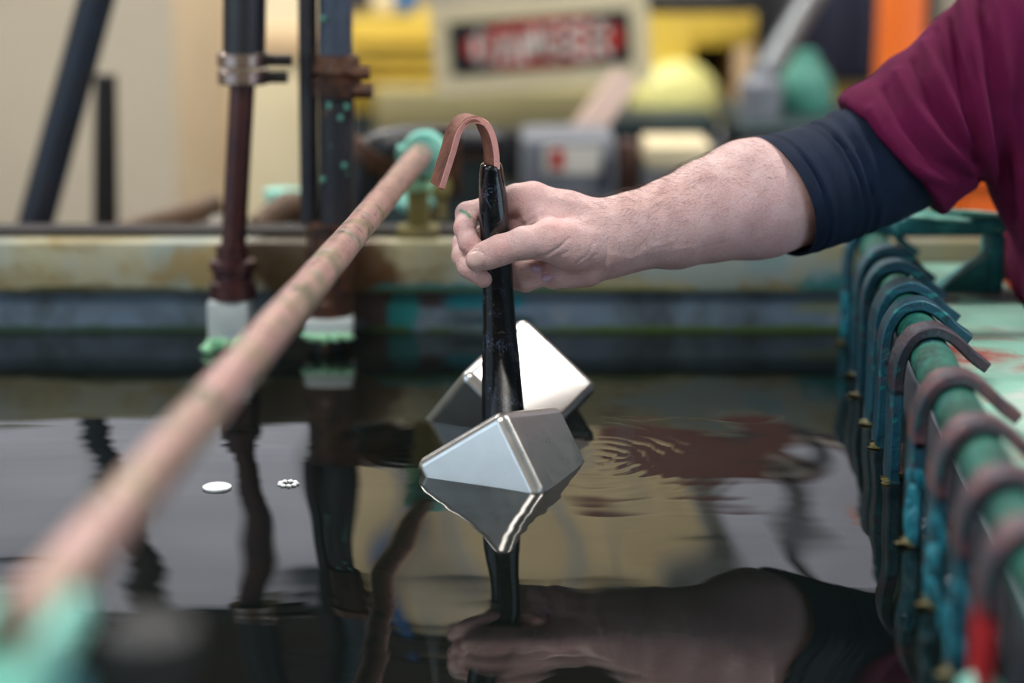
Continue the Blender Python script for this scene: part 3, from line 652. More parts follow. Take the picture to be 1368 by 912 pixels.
# nails
def nail(cx, cy, rx, ry, ang, m):
    ca, sa = math.cos(ang), math.sin(ang); nr, na = 6, 18; P = [(0., 0.)]
    for i in range(1, nr+1):
        for j in range(na):
            a = 2*math.pi*j/na; k = i/nr; P.append((k*math.copysign(abs(math.cos(a))**.75, math.cos(a)), k*math.copysign(abs(math.sin(a))**.75, math.sin(a))))
    R = np.array([ray(cx+rx*x*ca-ry*y*sa, cy+rx*x*sa+ry*y*ca) for x, y in P]); R /= np.linalg.norm(R, axis=1)[:, None]; s = np.full(len(R), 1.6)
    for _ in range(60): s = s+arm_sdf((C0+R*s[:, None]).astype(np.float32))*.8
    k = np.hypot(*np.array(P).T); top = C0+R*(s-(.0009-.0015*k**6))[:, None]; bot = C0+R*(s+.001)[:, None]; n = len(P)
    f = [(0, 1+j, 1+(j+1) % na) for j in range(na)]+[(1+i*na+j, 1+(i+1)*na+j, 1+(i+1)*na+(j+1) % na, 1+i*na+(j+1) % na) for i in range(nr-1) for j in range(na)]
    g = MB(); g.add(list(top)+list(bot), f+[tuple(x+n for x in q[::-1]) for q in f]+[(1+(nr-1)*na+j, n+1+(nr-1)*na+j, n+1+(nr-1)*na+(j+1) % na, 1+(nr-1)*na+(j+1) % na) for j in range(na)])
    g.build('fingernail', m, pe, smooth=60)
nail(636, 346.5, 14, 12.5, -.25, 'nail'); nail(717, 358.5, 9, 6.3, .1, 'nail_purple'); nail(731, 371, 9, 6.0, -.25, 'nail_purple')
# arm hair
def arm_hair():
    FV = V[Q].mean(1); FN = np.cross(V[Q[:, 2]]-V[Q[:, 0]], V[Q[:, 3]]-V[Q[:, 1]]); FN /= np.maximum(np.linalg.norm(FN, axis=1), 1e-12)[:, None]
    fx, fy = proj(FV); topline = np.interp(fx, [700, 740, 815, 900, 1020, 1080], [243, 252, 267, 235, 187, 180]); low = np.interp(fx, [700, 815, 900, 1080], [330, 366, 356, 342])
    rel = (fy-topline)/(low-topline); w = np.exp(-((rel-.12)/.34)**2)*np.clip((fx-735)/70, 0, 1)*np.clip((1068-fx)/30, 0, 1)*np.where(fx < 830, .55, 1)
    w *= np.clip(1.2-.6*(fx > 960), 0, 2); w[FN[:, 2] < -.4] = 0
    pick = RNG.choice(len(FV), 1500, replace=False, p=w/w.sum()); g = MB(); ax = np.array([-.9, -.18, -.30])
    for i in pick:
        n = FN[i]; t = ax+RNG.normal(0, .38, 3)+np.array([0, 0, -.25]); t = t-n*(t@n); t /= np.linalg.norm(t); L = RNG.uniform(.007, .015)
        p0 = FV[i]-n*.0004; side = np.cross(n, t); bend = RNG.normal(0, .25); k = []
        for s in (0, .5, 1):
            p = p0+t*L*s+n*(L*.34*math.sin(s*2.2))+side*(bend*L*s*s); r = .00009*(1-.7*s); k += [p+side*r, p-side*r*.6+n*r, p-side*r*.6-n*r]
        g.add(k, [(0, 1, 4, 3), (1, 2, 5, 4), (2, 0, 3, 5), (3, 4, 7, 6), (4, 5, 8, 7), (5, 3, 6, 8)])
    g.build('arm_hair', 'strand', pe, smooth=60, kind='stuff', label='dark hair on the forearm')
arm_hair()
# undersleeve
def undersleeve():
    pts = [JP(1047, 260.5, 9.9, 84), JP(1062, 257.5, 10.5, 84.5), JP(1085, 251, 11.4, 84.5), JP(1110, 243, 12.3, 82), JP(1140, 230, 13.3, 82), JP(1175, 216, 14.5, 82), JP(1215, 198, 15.8, 80), JP(1260, 165, 17.4, 72), JP(1310, 115, 19, 62)]
    P = curve([p for p, r in pts], 8); R = [x[0] for x in curve([(r, 0, 0) for p, r in pts], 8)]; seg = 84; secs = []; n = len(P)
    for i, r in enumerate(R):
        s = i/(n-1); sec = []
        for j in range(seg):
            a = 2*math.pi*j/seg; k = 1+.012*math.sin(a*2+s*9)
            for s0, sl, am, wd in ((.085, .0, -.012, .006), (.13, .012, -.035, .010), (.155, .012, .02, .012), (.22, .03, -.012, .012), (.36, .02, .045, .014), (.39, .025, -.035, .009), (.42, .03, .05, .014), (.455, .04, -.04, .010), (.49, .04, .055, .02), (.60, .03, .03, .03)):
                k += am*math.exp(-((s-s0-sl*math.sin(a+.8))/wd)**2)*(.6+.4*math.cos(a-2.6))
            sec.append((r*k*math.cos(a)*1.03, r*k*math.sin(a)))
        secs.append(sec)
    VV = []
    for i, sec in enumerate(secs):
        t = P[min(i+1, n-1)]-P[max(i-1, 0)]; t = t/np.linalg.norm(t); a = np.array([0, 1., 0]); a -= t*(a@t); a /= np.linalg.norm(a); b = np.cross(t, a); f = max(0, 1-i/(n*.6))
        rr_ = R[i]; VV += [P[i]+a*x+b*y+t*(-.26*y-.18*rr_)*f for x, y in sec]
    inner = [P[0]+(p-P[0])*.95+(P[2]-P[0])*.3 for p in VV[:seg]]
    VV = inner+VV; g = MB(); g.add(VV, [(i*seg+j, i*seg+(j+1) % seg, (i+1)*seg+(j+1) % seg, (i+1)*seg+j) for i in range(n) for j in range(seg)])
    g.build('undersleeve', 'undersleeve', pe, smooth=80)
undersleeve()
# shirt
def shirt_sdf(p):
    S = lambda x, y, d: J(x, y, d)
    hem, sh = JP(1214, 196, 16.2, 93), JP(1345, 62, 20.5, 92)
    ax = (sh[0]-hem[0])/np.linalg.norm(sh[0]-hem[0]); sl = chain(p, [JP(1165, 226, 14.4, 97), JP(1185, 212, 15.1, 97), JP(1232, 178, 16.8, 97), sh], .02)
    ax = (sh[0]-hem[0])/np.linalg.norm(sh[0]-hem[0]); hx = np.array([.62, .15, .77]); hx = ax*.93+np.array([-.0, -.22, .0]); hx /= np.linalg.norm(hx)
    s_ax = ((p-hem[0].astype(np.float32))@hx.astype(np.float32))
    sl = sl+.0022*np.sin(s_ax*95+np.sin(p[:, 2]*38)*1.2)*np.clip(1-s_ax/.16, 0, 1)
    sl = smax(sl, -(s_ax+.022), .004)                                              # hem plane
    # trunk: near flank follows the hanging front edge of the shirt
    tr = chain(p, [(trunk_c[0]+[.0, 0, -.02], .135), (trunk_c[1]+[-.0, 0, .0], .140), (trunk_c[2]+[0, 0, .02], .145)], .05, .62)
    nearf = chain(p, [(S(1420, 60, 21), .075), (S(1430, 205, 19), .080), (S(1494, 380, 20), .085), (S(1530, 520, 22), .085)], .03)
    tr = smin(tr, nearf, .06); far = trunk_c[0]+[.01, .19, .0]
    tr = smin(tr, capsule(p, SH+[.04, .02, -.0], far, .075, .075), .06)
    tr = smin(tr, capsule(p, far, far+[.02, .035, -.2], .07, .062), .03)
    tr = smax(tr, -capsule(p, trunk_c[0]+[-.01, 0, .05], trunk_c[0]+[-.02, 0, .25], .066, .07), .01)   # neck opening
    tr = smax(tr, -(p[:, 2]+.13), .006)
    return smin(sl, tr, .022)
V3, Q3 = surface(shirt_sdf, (.30, SH[1]-.16, -.15), (1.02, SH[1]+.55, SH[2]+.16), .0036, 4)
V3 = smooth_mesh(V3, Q3, 2, .4); V = V3; N = vnormals(V3, Q3); px, py = proj(V3); front = np.clip(-N[:, 1]*1.6+.5, 0, 1)
for pts, w, dep in [  # folds of the cloth: line, width px, height mm
    ([(1268, 0), (1282, 80), (1302, 170), (1316, 246)], 7, -9), ([(1288, 0), (1306, 110), (1326, 240)], 9, 8), ([(1310, 0), (1330, 130), (1352, 290)], 8, -6), ([(1330, 0), (1350, 150), (1372, 320)], 10, 5),
    ([(1200, 100), (1222, 145), (1258, 190), (1300, 226)], 9, 6), ([(1184, 118), (1208, 168), (1250, 214), (1296, 240)], 7, -5), ([(1222, 82), (1246, 135), (1280, 185), (1308, 220)], 7, -6),
    ([(1236, 60), (1262, 120), (1296, 190)], 8, 6), ([(1250, 40), (1274, 110), (1304, 190)], 5, -4), ([(1163, 148), (1184, 192), (1222, 226), (1270, 246)], 7, 4), ([(1155, 160), (1176, 204), (1214, 238), (1262, 254)], 2.5, -1.5)]:
    V = V+N*(np.exp(-(stroke_d(pts)/w)**2)*front*dep/1000)[:, None]
V3 = V; mesh_obj('shirt', V3, Q3, 'shirt', pe)
def trousers_sdf(p):
    d = capsule(p, trunk_c[2]+[0, -.06, -.0], trunk_c[2]+[0, .06, -.0], .125, .125)
    for sy in (-.1, .1): d = smin(d, chain(p, [(trunk_c[2]+[0, sy, -.05], .108), (trunk_c[2]+[-.01, sy*1.1, -.45], .085), (np.array([TX, trunk_c[2][1]+sy*1.1, FLOOR+.11]), .078)], .02), .03)
    return smax(d, p[:, 2]+.10, .006)
V4, Q4 = surface(trousers_sdf, (.6, SH[1]-.06, FLOOR+.02), (1.0, SH[1]+.44, -.05), .009, 3); mesh_obj('trousers', V4, Q4, 'trousers', pe)
for sy in (-.11, .11):
    bx = np.array([TX, trunk_c[2][1]+sy, FLOOR])
    def boot_sdf(p, bx=bx): return smax(smin(capsule(p, bx+[.02, 0, .05], bx+[-.15, 0, .035], .052, .042), capsule(p, bx+[.01, 0, .05], bx+[0, 0, .16], .05, .05), .02), -(p[:, 2]-FLOOR-.001), .004)
    v, qd = surface(boot_sdf, bx+[-.22, -.08, -.02], bx+[.1, .08, .24], .008, 3); mesh_obj('boot', v, qd, 'boot', pe)
def hair_sdf(p): return smax(smax(ell(p, HD+[.012, 0, .02], (.102, .084, .112)), -ell(p, HD+[-.07, 0, -.05], (.075, .12, .115)), .01), -(p[:, 2]-HD[2]+.06), .01)
v, qd = surface(hair_sdf, HD-[.14, .12, .14], HD+[.16, .12, .16], .008, 3); mesh_obj('hair', v, qd, 'hair', pe)

for sy in (-1, 1):
    e = HD+[-.092, sy*.032, .004]; MB().blob(e, (.006, .011, .006), 2, 0, 1).build('eye', 'eye', pe); MB().blob(e+[-.003, 0, .02], (.006, .019, .0035), 2, .2, 2).build('eyebrow', 'hair', pe)
# ------------------------------------------------------------------ pipes at the far side of the tank
def hose_clamp(t, c, r, up, n=2):
    for i in range(n):
        z = c+np.array([0, 0, up*(n/2-i-.5)])
        k = MB().lathe([(-.0078, r), (-.0078, r+.003), (-.006, r+.0045), (.006, r+.0045), (.0078, r+.003), (.0078, r)], z, (0, 0, 1), 28).build('clamp_band', 'clamp', t)
        ln = .028-.005*i
        MB().tube([z+[r+.002, -.006, 0], z+[r+.002+ln, -.006, 0]], .0065, 10).build('clamp_screw', 'screw', k)
        box(z+[r+.004, -.006, 0], (.014, .012, .012)).build('screw_housing', 'screw', k, bevel=.001)
Yp = 2.175
p0 = PY(312, 452, Yp); t = thing('hose_pipe', (p0[0], p0[1], -.2), 'dark riser pipe with black hose and doubled steel clamps', 'pipe')
MB().tube(curve([PY(326, 78, Yp), PY(327, 0, Yp), PY(328, -80, Yp), PY(329, -330, Yp), PY(326, -700, Yp)], 6), .0232, 24).build('hose', 'black_hose', t)
hose_clamp(t, PY(325, 91, Yp), .0235, .0185)
MB().tube([PY(324, 112, Yp), PY(318, 215, Yp), PY(312, 330, Yp)], .0138, 20).build('riser', 'rustpipe', t)
c = PY(311, 362, Yp)
MB().lathe([(-.032, .021), (-.030, .026), (-.012, .026), (-.010, .022), (.0, .022), (.002, .0255), (.012, .0255), (.014, .018), (.03, .018)], c).build('union_collar', 'rustpipe', t)
c = PY(308, 425, Yp)
box(c+[0, 0, -.004], (.046, .044, .054)).build('plastic_foot', 'pale_plastic', t, bevel=.004)
MB().tube([c+[0, 0, -.03], c+[0, 0, -.2]], .018, 16).build('dip_tube', 'pale_plastic', t)
g = MB()
for i in range(7): g.blob(c+np.array([-.020+.0075*i, -.022+.004*(i % 2), -.028+.002*(i % 3)]), (.009, .008, .008), 2, .6, i)
g.build('deposit', 'greencrust', t)
# second, thicker group
Yq = 2.18
p0 = PY(436, 455, Yq); t = thing('pump_riser', (p0[0], p0[1], -.2), 'mottled dark riser with rusty clamp and grey blue hose', 'pipe')
MB().tube(curve([PY(448, 78, Yq), PY(448, 0, Yq), PY(447, -90, Yq), PY(446, -400, Yq), PY(446, -700, Yq)], 6), .0185, 22).build('hose', 'blue_hose', t)
MB().tube([PY(411, -700, Yq+.01), PY(411, 5, Yq+.01), PY(412, 150, Yq+.01), PY(414, 300, Yq+.01)], .0105, 16).build('side_tube', 'mottled', t)
c = PY(450, 100, Yq); MB().lathe([(-.024, .019), (-.022, .026), (-.004, .027), (-.002, .022), (.002, .022), (.004, .027), (.020, .024), (.022, .019)], c).build('clamp_band', 'rust', t)
for k, (x, y) in enumerate(((482, 98), (486, 122))):
    q = PY(x, y, Yq-.012); MB().tube([q-[.02, 0, 0], q+[.010, 0, 0]], .0085, 6).build('clamp_bolt', 'rust', t)
MB().tube([PY(449, 128, Yq), PY(450, 210, Yq), PY(450, 300, Yq)], .0195, 22).build('riser', 'mottled', t)
g = MB()
for x, y in ((440, 141), (463, 143), (455, 157), (460, 221), (431, 240), (432, 25)): MB().blob(PY(x, y, Yq-.018), (.0032, .0025, .0036), 2, .4, x).build('verdigris_spot', 'spot', t)
c = PY(444, 318, Yq); MB().lathe([(-.02, .022), (-.018, .029), (.016, .029), (.018, .022)], c, seg=8).build('union_nut', 'rust', t)
MB().tube([PY(440, 330, Yq), PY(438, 400, Yq), PY(437, 452, Yq)], [.027, .028, .027], 18).build('foot_pipe', 'rust', t)
box(PY(440, 436, Yq-.01), (.052, .045, .024)).build('plastic_foot', 'pale_plastic', t, bevel=.004)
MB().tube([PY(438, 450, Yq), PY(438, 450, Yq)-[0, 0, .18]], .02, 16).build('dip_tube', 'mottled', t)
g = MB()
for i in range(7): g.blob(PY(414+8*i, 450, Yq-.03), (.009, .008, .005), 2, .6, i+20)
g.build('deposit', 'greencrust', t)
# elbow behind the end of the copper bar
Yr = 2.42
t = thing('pipe_elbow', (PY(500, 200, Yr)[0], Yr, .1), 'black pipe elbow behind the far end of the copper bar', 'pipe')
MB().tube(curve([PY(485, 300, Yr), PY(488, 235, Yr), PY(500, 203, Yr), PY(530, 192, Yr+.02), PY(590, 190, Yr+.05), PY(660, 192, Yr+.08)], 8), .022, 18).build('elbow', 'black_hose', t)
MB().lathe([(-.012, .024), (-.012, .032), (.012, .032), (.012, .024)], PY(496, 210, Yr), (.6, 0, .8)).build('flange', 'rust', t)
t = thing('brass_valve', (PY(575, 270, 2.4)[0], 2.4, .11), 'brass coloured valve with green deposit behind the bar end', 'valve')
MB().lathe([(0, .02), (.03, .022), (.032, .028), (.05, .028), (.052, .016), (.085, .016)], np.array([PY(575, 270, 2.4)[0], 2.4, .11])).build('body', 'olive', t)
MB().blob(np.array([PY(552, 292, 2.38)[0], 2.38, .133]), (.026, .02, .014), 3, .4, 5).build('deposit', 'mint', t)
box((PY(600, 250, 2.4)[0], 2.4, .18), (.028, .02, .085)).build('lever', 'rust', t, bevel=.003)
# leaning and standing pipes at left, behind the rim
top, bot = PY(180, -190, 2.74), PY(42, 318, 2.70); dn = (bot-top)/np.linalg.norm(bot-top); foot = bot+dn*((FLOOR-bot[2])/dn[2])
MB().tube([foot, bot, top+(top-bot)*.6], .0245, 22).build('leaning_pipe', mat('blue_black_pipe', ['#14161c', '#1c2838', '#2e2420'], 9, .45, .2, .3, 70), label='blue black pipe leaning behind the tank at far left', cat='pipe')
q = PY(141, 318, 2.9); MB().tube([(q[0], 2.9, FLOOR), (q[0], 2.9, q[2]), PY(141, 100, 2.9)], [.019, .019, .016], 14).build('standing_rod', 'beam', label='thin dark rod standing between leaning pipe and tan post', cat='rod')
for i, (pts, r, lab) in enumerate((([(150, 316), (200, 300), (250, 286), (292, 272)], .014, 'brown dirty hose lying on the ledge left of the clamped riser'), ([(345, 305), (372, 282), (392, 272), (418, 300)], .017, 'brown bent hose between the two risers'))):
    MB().tube(curve([PY(x, y, 2.44+.02*k) for k, (x, y) in enumerate(pts)], 6), r, 14).build('dirty_hose', 'clutter', label=lab, cat='hose', group='dirty hoses behind the rim')
q = PY(378, 266, 2.52); MB().lathe([(q[2]*0-.05, .02), (-.010, .022), (.012, .024), (.014, .01)], q).build('mint_cap', 'mint', label='mint coloured plastic cap between the two risers', cat='cap')
q = PY(282, 295, 2.5); MB().lathe([(-.02, .008), (-.012, .016), (.010, .016), (.014, .006)], q).build('white_knob', 'white', label='small pale knob left of the clamped riser', cat='knob')
t = thing('ledge', (-.3, 2.51, FLOOR), 'dirty brown ledge running behind the tank rim', 'ledge')
span((-1.2, 2.40, .03), (.62, 2.62, .064)).build('board', 'clutter', t, bevel=.004)
for x in (-1.1, -.3, .5): span((x-.03, 2.48, FLOOR), (x+.03, 2.54, .03)).build('support', 'teal_dark', t, smooth=0)

# ------------------------------------------------------------------ background
def at(px, py, Y): return PY(px, py, Y)
def rect(x0, y0, x1, y1, Y, depth, m, name, parent=None, bevel=.004, **kw):
    a, b = at(x0, y0, Y), at(x1, y1, Y); g = span((a[0], Y, b[2]), (b[0], Y+depth, a[2])); return g.build(name, m, parent, bevel=bevel, **kw)
def post_to_floor(px, py, Y, size, m, name, parent):
    p = at(px, py, Y); return span((p[0]-size/2, Y, FLOOR), (p[0]+size/2, Y+size, p[2])).build(name, m, parent, bevel=.004)
# tan timber post and cream door leaf
a, b = at(236, 200, 3.5), at(300, 200, 3.5); span((a[0], 3.5, FLOOR), (b[0], 3.6, .42)).build('timber_post', 'wood', bevel=.006, label='tan timber post left of the clamped riser', cat='post')
a, b = at(306, 0, 4.3), at(455, 0, 4.3); t = thing('cream_door', ((a[0]+b[0])/2, 4.3, FLOOR), 'cream door leaf standing behind the two risers', 'door')
span((a[0], 4.3, FLOOR), (b[0], 4.34, .6)).build('leaf', 'cream', t, bevel=.004)
for z in (-.6, .15): span((a[0]+.03, 4.285, z), (b[0]-.03, 4.3, z+.06)).build('rail', 'wood', t, bevel=.003)
# yellow cabinet with louvres
Yc = 3.9; a, b = at(462, 30, Yc), at(1000, 150, Yc)
t = thing('yellow_machine', ((a[0]+b[0])/2, Yc, FLOOR), 'large yellow machine cabinet behind the danger sign', 'machine')
a1, b1 = at(462, 28, Yc), at(600, 150, Yc); span((a1[0], Yc, b1[2]), (b1[0], Yc+.5, a1[2])).build('louvre_panel', 'yellow', t, bevel=.004)
for k in range(4): y = 52+20*k; a2, b2 = at(466, y, Yc-.02), at(596, y+9, Yc-.02); span((a2[0], Yc-.02, b2[2]), (b2[0], Yc, a2[2])).build('louvre', 'yellow', t, bevel=.003)
a2, b2 = at(500, 120, Yc-.1), at(800, 185, Yc-.1); span((a2[0], Yc-.1, b2[2]), (b2[0], Yc+.4, a2[2])).build('khaki_shadow_panel', 'khaki', t, bevel=.004)  # khaki panel, its tone carries the shadow low on the machine
span((a1[0], Yc+.02, FLOOR), (at(1000, 0, Yc)[0], Yc+.5, b1[2])).build('base', 'teal_dark', t, bevel=.004)
a2, b2 = at(860, 18, Yc), at(1005, 200, Yc)
Z0, Z1, xo0, xo1, zo0, zo1 = b2[2], a2[2], at(928, 0, Yc)[0], at(985, 0, Yc)[0], at(0, 138, Yc)[2], at(0, 62, Yc)[2]
for nm, A1, B1 in (('side_cheek', (a2[0], Yc, Z0), (xo0, Yc+.4, Z1)), ('head', (xo0, Yc, zo1), (b2[0], Yc+.4, Z1)), ('right_cheek', (xo1, Yc, Z0), (b2[0], Yc+.4, zo1)), ('sill', (xo0, Yc, Z0), (xo1, Yc+.4, zo0))):
    span(A1, B1).build(nm, 'yellow' if nm != 'right_cheek' else 'wood', t, bevel=.004)
span((xo0, Yc+.2, zo0), (xo1, Yc+.22, zo1)).build('dark_opening', 'black', t, smooth=0)
c = at(905, 140, Yc-.12); MB().lathe([(-.12, .085), (-.01, .085), (.02, .07), (.035, .04), (.04, .005)], c, (0, -1, .12), 28).build('round_cover', 'yellow_pale', t)
rect(866, 0, 1000, 18, Yc, .3, 'black', 'top_rail', t)
# things on top
p = at(478, 8, 4.0); rect(462, -14, 492, 16, 4.0, .1, 'navy', 'tool_box', label='dark box at the top left corner of the yellow machine', cat='box')
rect(530, -8, 553, 18, 4.0, .08, 'blue', 'blue_box', label='small blue box on the yellow machine', cat='box')
rect(495, -6, 526, 20, 4.02, .1, 'cream', 'cream_box', label='small cream box beside the blue box on the machine', cat='box')
# danger sign
Ys = 3.45; t = thing('danger_sign', at(722, 120, Ys), 'cream framed DANGER sign with red oval on black', 'sign')
th = math.radians(4.2); Rs = roty(-th); ctr = at(722, 58, Ys); s = (ctr[1]*CP-(ctr[2]-CH)*SP)/F_PX
def sg(x, y, dy): v = Rs@np.array([(x-722)*s, 0, (58-y)*s]); return ctr+v+np.array([0, dy, 0])
def plate(x0, y0, x1, y1, dy, th_, m, name): g = box(sg((x0+x1)/2, (y0+y1)/2, dy), (abs(x1-x0)*s, th_, abs(y1-y0)*s), Rs); g.build(name, m, t, bevel=0, smooth=0)
plate(578, -2, 868, 118, .006, .012, 'cream', 'board')
plate(602, 22, 842, 92, -.002, .004, 'header', 'header_panel')
o = []
for j in range(48): ang = 2*math.pi*j/48; o.append(sg(726+106*math.copysign(abs(math.cos(ang))**.7, math.cos(ang)), 57+30*math.copysign(abs(math.sin(ang))**.85, math.sin(ang)), 0))
V_ = [p+[0, -.0045, 0] for p in o]+[p+[0, -.0065, 0] for p in o]
MB().add(V_, [tuple(range(48, 96)), tuple(range(48))[::-1]]+[(j, (j+1) % 48, 48+(j+1) % 48, 48+j) for j in range(48)]).build('red_oval', 'red', t, smooth=0)
def glyph(ch, x0, w, h, yc):                                         # block letters from bars
    L, R_, T, Bm = x0, x0+w, yc-h/2, yc+h/2; k = 8.5; bars = {
     'D': [((L, T), (L, Bm)), ((L, T), (R_-w*.3, T)), ((L, Bm), (R_-w*.3, Bm)), ((R_-w*.3, T), (R_, T+h*.3)), ((R_, T+h*.3), (R_, Bm-h*.3)), ((R_, Bm-h*.3), (R_-w*.3, Bm))],
     'A': [((L, Bm), (L+w/2, T)), ((L+w/2, T), (R_, Bm)), ((L+w*.22, yc+h*.15), (R_-w*.22, yc+h*.15))],
     'N': [((L, Bm), (L, T)), ((L, T), (R_, Bm)), ((R_, Bm), (R_, T))],
     'G': [((R_, T), (L+w*.2, T)), ((L+w*.2, T), (L, T+h*.25)), ((L, T+h*.25), (L, Bm-h*.25)), ((L, Bm-h*.25), (L+w*.2, Bm)), ((L+w*.2, Bm), (R_, Bm)), ((R_, Bm), (R_, yc)), ((R_, yc), (L+w*.55, yc))],
     'E': [((L, T), (L, Bm)), ((L, T), (R_, T)), ((L, yc), (R_-w*.15, yc)), ((L, Bm), (R_, Bm))],
     'R': [((L, Bm), (L, T)), ((L, T), (R_, T)), ((R_, T), (R_, yc)), ((R_, yc), (L, yc)), ((L+w*.4, yc), (R_, Bm))]}[ch]
    g = MB()
    for (xa, ya), (xb, yb_) in bars:
        p, q = sg(xa, ya, -.0078), sg(xb, yb_, -.0078); dv = (q-p)/np.linalg.norm(q-p)
        MBp = [p-dv*k*s/2, q+dv*k*s/2]; g.sweep(MBp, [[(-.0012, -k*s/2), (.0012, -k*s/2), (.0012, k*s/2), (-.0012, k*s/2)]]*2, (0, 1, 0))
    g.build('letter', 'white', t, smooth=0)
for i, ch in enumerate('DANGER'): glyph(ch, 636+31*i, 19, 38, 57)
for x in (596, 846):
    q = sg(x, 2, .012); MB().tube([q+[0, .004, -.02], (q[0], q[1]+.004, 2.35)], .003, 8).build('hanger_rod', 'pipegrey', t)
# bench with boxes behind the hand
Yb = 3.0; zt = at(0, 275, Yb)[2]; xl, xr = at(660, 0, Yb)[0], at(1010, 0, Yb)[0]
t = thing('work_bench', ((xl+xr)/2, Yb+.25, FLOOR), 'dark work bench behind the hand', 'bench')
span((xl, Yb-.05, zt-.04), (xr, Yb+.5, zt)).build('bench_top', 'teal_dark', t, bevel=.004)
for x in (xl+.03, xr-.03):
    for y in (Yb, Yb+.45): span((x-.025, y-.025, FLOOR), (x+.025, y+.025, zt-.04)).build('leg', 'teal_dark', t, smooth=0)
a, b = at(697, 186, Yb), at(822, 275, Yb); t = thing('control_box', ((a[0]+b[0])/2, Yb+.1, zt), 'grey control box with white label and red square', 'box')
span((a[0], Yb, zt), (b[0], Yb+.2, a[2])).build('housing', 'greybox', t, bevel=.008)
rect(727, 196, 803, 232, Yb-.004, .004, 'white', 'paper_label', t, 0, smooth=0)
rect(736, 200, 753, 226, Yb-.007, .003, 'red', 'red_square', t, 0, smooth=0)
rect(804, 210, 816, 255, Yb-.01, .01, 'navy', 'side_switch', t, .002)
c = at(842, 240, Yb); MB().lathe([(0, .019), (.088, .019), (.092, .016), (.096, .012)], np.array([c[0], Yb+.05, zt]), seg=24).build('brown_canister', 'brown', label='dark brown canister right of the grey control box', cat='canister')
a, b = at(868, 196, Yb), at(948, 275, Yb); t = thing('carton', ((a[0]+b[0])/2, Yb+.08, zt), 'pale carton on the bench right of the brown canister', 'carton')
span((a[0], Yb+.01, zt), (b[0], Yb+.16, a[2]-.035)).build('body', 'greybox', t, bevel=.004); span((a[0]-.003, Yb+.005, a[2]-.035), (b[0]+.003, Yb+.165, a[2])).build('lid', 'cream', t, bevel=.004)
rect(665, 178, 700, 240, Yb+.2, .1, 'black', 'black_tool_case', label='black tool case left of the grey control box', cat='case')
p, q = at(834, 105, 3.34), at(764, 200, 3.26); MB().strap([q+(q-p)*.30, p], .03, .047, (0, 1, 0), .002).build('leaning_board', 'pinkwood', label='pale pinkish board leaning behind the grey control box', cat='board')
rect(800, 160, 960, 196, 3.42, .2, 'teal_dark', 'dark_shelf', label='dark teal shelf box under the round yellow cover', cat='shelf')
# right: grey conduit, turquoise funnel, navy cabinet, orange rack
p, q = at(1108, -40, 3.75), at(938, 235, 3.62); MB().tube([q+(q-p)*.25, p+(p-q)*.6], .021, 16).build('grey_conduit', 'pipegrey', label='grey conduit slanting up behind the forearm', cat='pipe')
zj = at(0, 165, 3.2)[2]
c = at(1066, 112, 3.36); MB().lathe([(0, .042), (.015, .048), (.045, .048), (.068, .038), (.085, .024), (.100, .020), (.104, .010)], (c[0]+.012, 3.36, zj+.001), (0, 0, 1), 22).build('turquoise_jug', 'turq', label='turquoise plastic jug right of the grey conduit', cat='jug')
c = at(1016, 130, 3.3); MB().lathe([(0, .034), (.055, .036), (.07, .02), (.085, .018)], (c[0], 3.3, zj), (0, 0, 1), 20).build('pale_bottle', 'greybox', label='pale grey bottle left of the turquoise jug', cat='bottle')
a, b = at(985, 165, 3.2), at(1180, 185, 3.2); t = thing('side_table', ((a[0]+b[0])/2, 3.3, FLOOR), 'dark side table carrying the turquoise jug', 'table')
span((a[0], 3.15, b[2]), (b[0], 3.55, a[2])).build('table_top', 'teal_dark', t, bevel=.004)
for x in (a[0]+.03, b[0]-.03):
    for y in (3.18, 3.52): span((x-.02, y-.02, FLOOR), (x+.02, y+.02, b[2])).build('leg', 'teal_dark', t, smooth=0)
a, b = at(1075, -60, 4.1), at(1190, 112, 4.1); t = thing('navy_cabinet', ((a[0]+b[0])/2, 4.3, FLOOR), 'dark navy cabinet left of the orange upright', 'cabinet')
span((a[0], 4.1, b[2]), (b[0], 4.5, .6)).build('carcass', 'navy', t, bevel=.005); span((a[0]+.01, 4.09, b[2]+.02), ((a[0]+b[0])/2-.003, 4.1, .57)).build('door', 'navy', t, bevel=.003); span(((a[0]+b[0])/2+.003, 4.09, b[2]+.02), (b[0]-.01, 4.1, .57)).build('door', 'navy', t, bevel=.003)
span((a[0]+.02, 4.14, FLOOR), (b[0]-.02, 4.46, b[2])).build('plinth', 'yellow', t, bevel=.004)
a = at(1000, -30, 4.6); b = at(1250, 130, 4.6); t = thing('dark_locker', ((a[0]+b[0])/2, 4.8, FLOOR), 'near black locker behind the navy cabinet', 'locker')
span((a[0], 4.6, FLOOR), (b[0], 5.0, .75)).build('carcass', 'black', t, bevel=.005); span((a[0]+.02, 4.59, FLOOR+.1), (b[0]-.02, 4.6, .72)).build('door', 'black', t, bevel=.003)
a, b = at(1180, 0, 3.5), at(1238, 0, 3.5); t = thing('orange_rack', ((a[0]+b[0])/2+.3, 3.55, FLOOR), 'orange pallet rack upright behind the shoulder', 'rack')
span((a[0], 3.5, FLOOR), (b[0], 3.56, .62)).build('upright', 'orange', t, bevel=.005); span((a[0]+1.0, 3.5, FLOOR), (b[0]+1.0, 3.56, .62)).build('upright', 'orange', t, bevel=.005)
z = at(0, 267, 3.5)[2]
for zz in (z+.4,): span((b[0], 3.505, zz-.02), (a[0]+1.0, 3.545, zz+.02)).build('beam', 'orange_hot', t, bevel=.004)
t = thing('orange_crate', (at(1318, 270, 3.2)[0], 3.25, FLOOR), 'orange crate stack between the shirt and the green bracket', 'crate')
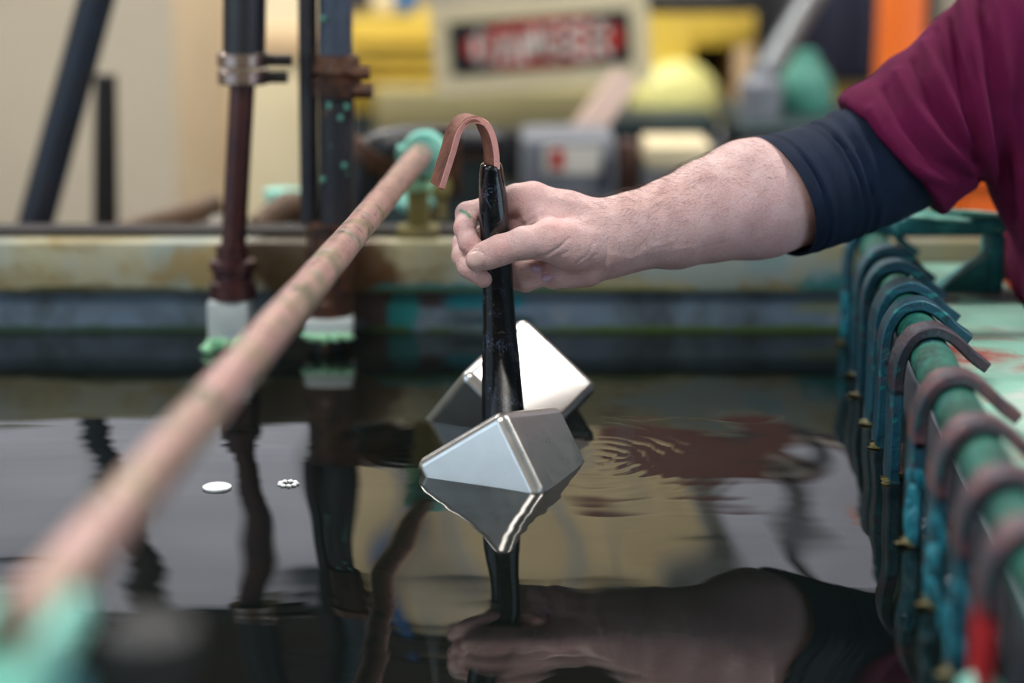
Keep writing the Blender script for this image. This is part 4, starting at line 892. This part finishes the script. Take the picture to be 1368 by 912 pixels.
a, b = at(1290, 250, 3.2), at(1350, 300, 3.2); span((a[0], 3.2, FLOOR), (b[0]+.2, 3.5, a[2])).build('body', 'orange_hot', t, bevel=.006); span((a[0]-.01, 3.19, a[2]), (b[0]+.21, 3.51, a[2]+.02)).build('lip', 'orange_hot', t, bevel=.004)
a, b = RF(800, 556, 5.3), RF(1180, 640, 5.3); t = thing('wall_duct', ((a[0]+b[0])/2, 5.4, FLOOR), 'brown duct along the far wall under the right frosted window', 'duct')
span((a[0], 5.3, a[2]-.2), (b[0]+.8, 5.5, b[2])).build('duct', 'duct', t, bevel=.01)
q = RF(1095, 600, 5.29); span((q[0]-.12, 5.285, q[2]-.03), (q[0]+.25, 5.3, q[2]+.03)).build('pale_band', 'white', t, smooth=0)
for x in (a[0]+.1, b[0]+.6): span((x-.02, 5.38, FLOOR), (x+.02, 5.42, a[2]-.2)).build('stand', 'beam', t, smooth=0)
# blue drop pipe on the far wall, seen in the liquid
q = RF(551, 780, 5.45); MB().tube([(q[0], 5.45, FLOOR), (q[0], 5.45, 1.58)], .035, 14).build('blue_pipe', 'blue', label='blue drop pipe on the far wall, mirrored in the liquid', cat='pipe')
p, q = RF(1055, 580, 5.3), RF(1105, 800, 5.3); MB().tube([p-(q-p)*1.2, q+(q-p)*.05], .03, 12).build('wall_conduit', 'beam', label='dark slanting conduit in front of the right frosted window', cat='pipe')
# bright white disc and ring of white beads on the liquid
q = PZ(290, 651); MB().lathe([(-.002, .0118), (.0006, .0125), (.0016, .0105), (.0022, .005)], (q[0], q[1], .0006), seg=22).build('white_disc', 'speck', label='white disc on the liquid left of the clamped riser reflection', cat='speck', group='white specks on the liquid')
q = PZ(385, 647); t = thing('bead_ring', (q[0], q[1], 0), 'small ring of white beads on the liquid between the riser reflections', 'speck', 'white specks on the liquid')
for k in range(9): w = 2*math.pi*k/9; MB().blob((q[0]+.0072*math.cos(w), q[1]+.0072*math.sin(w), .001), (.0024, .0024, .0016), 2, .2, k).build('bead', 'speck', t)
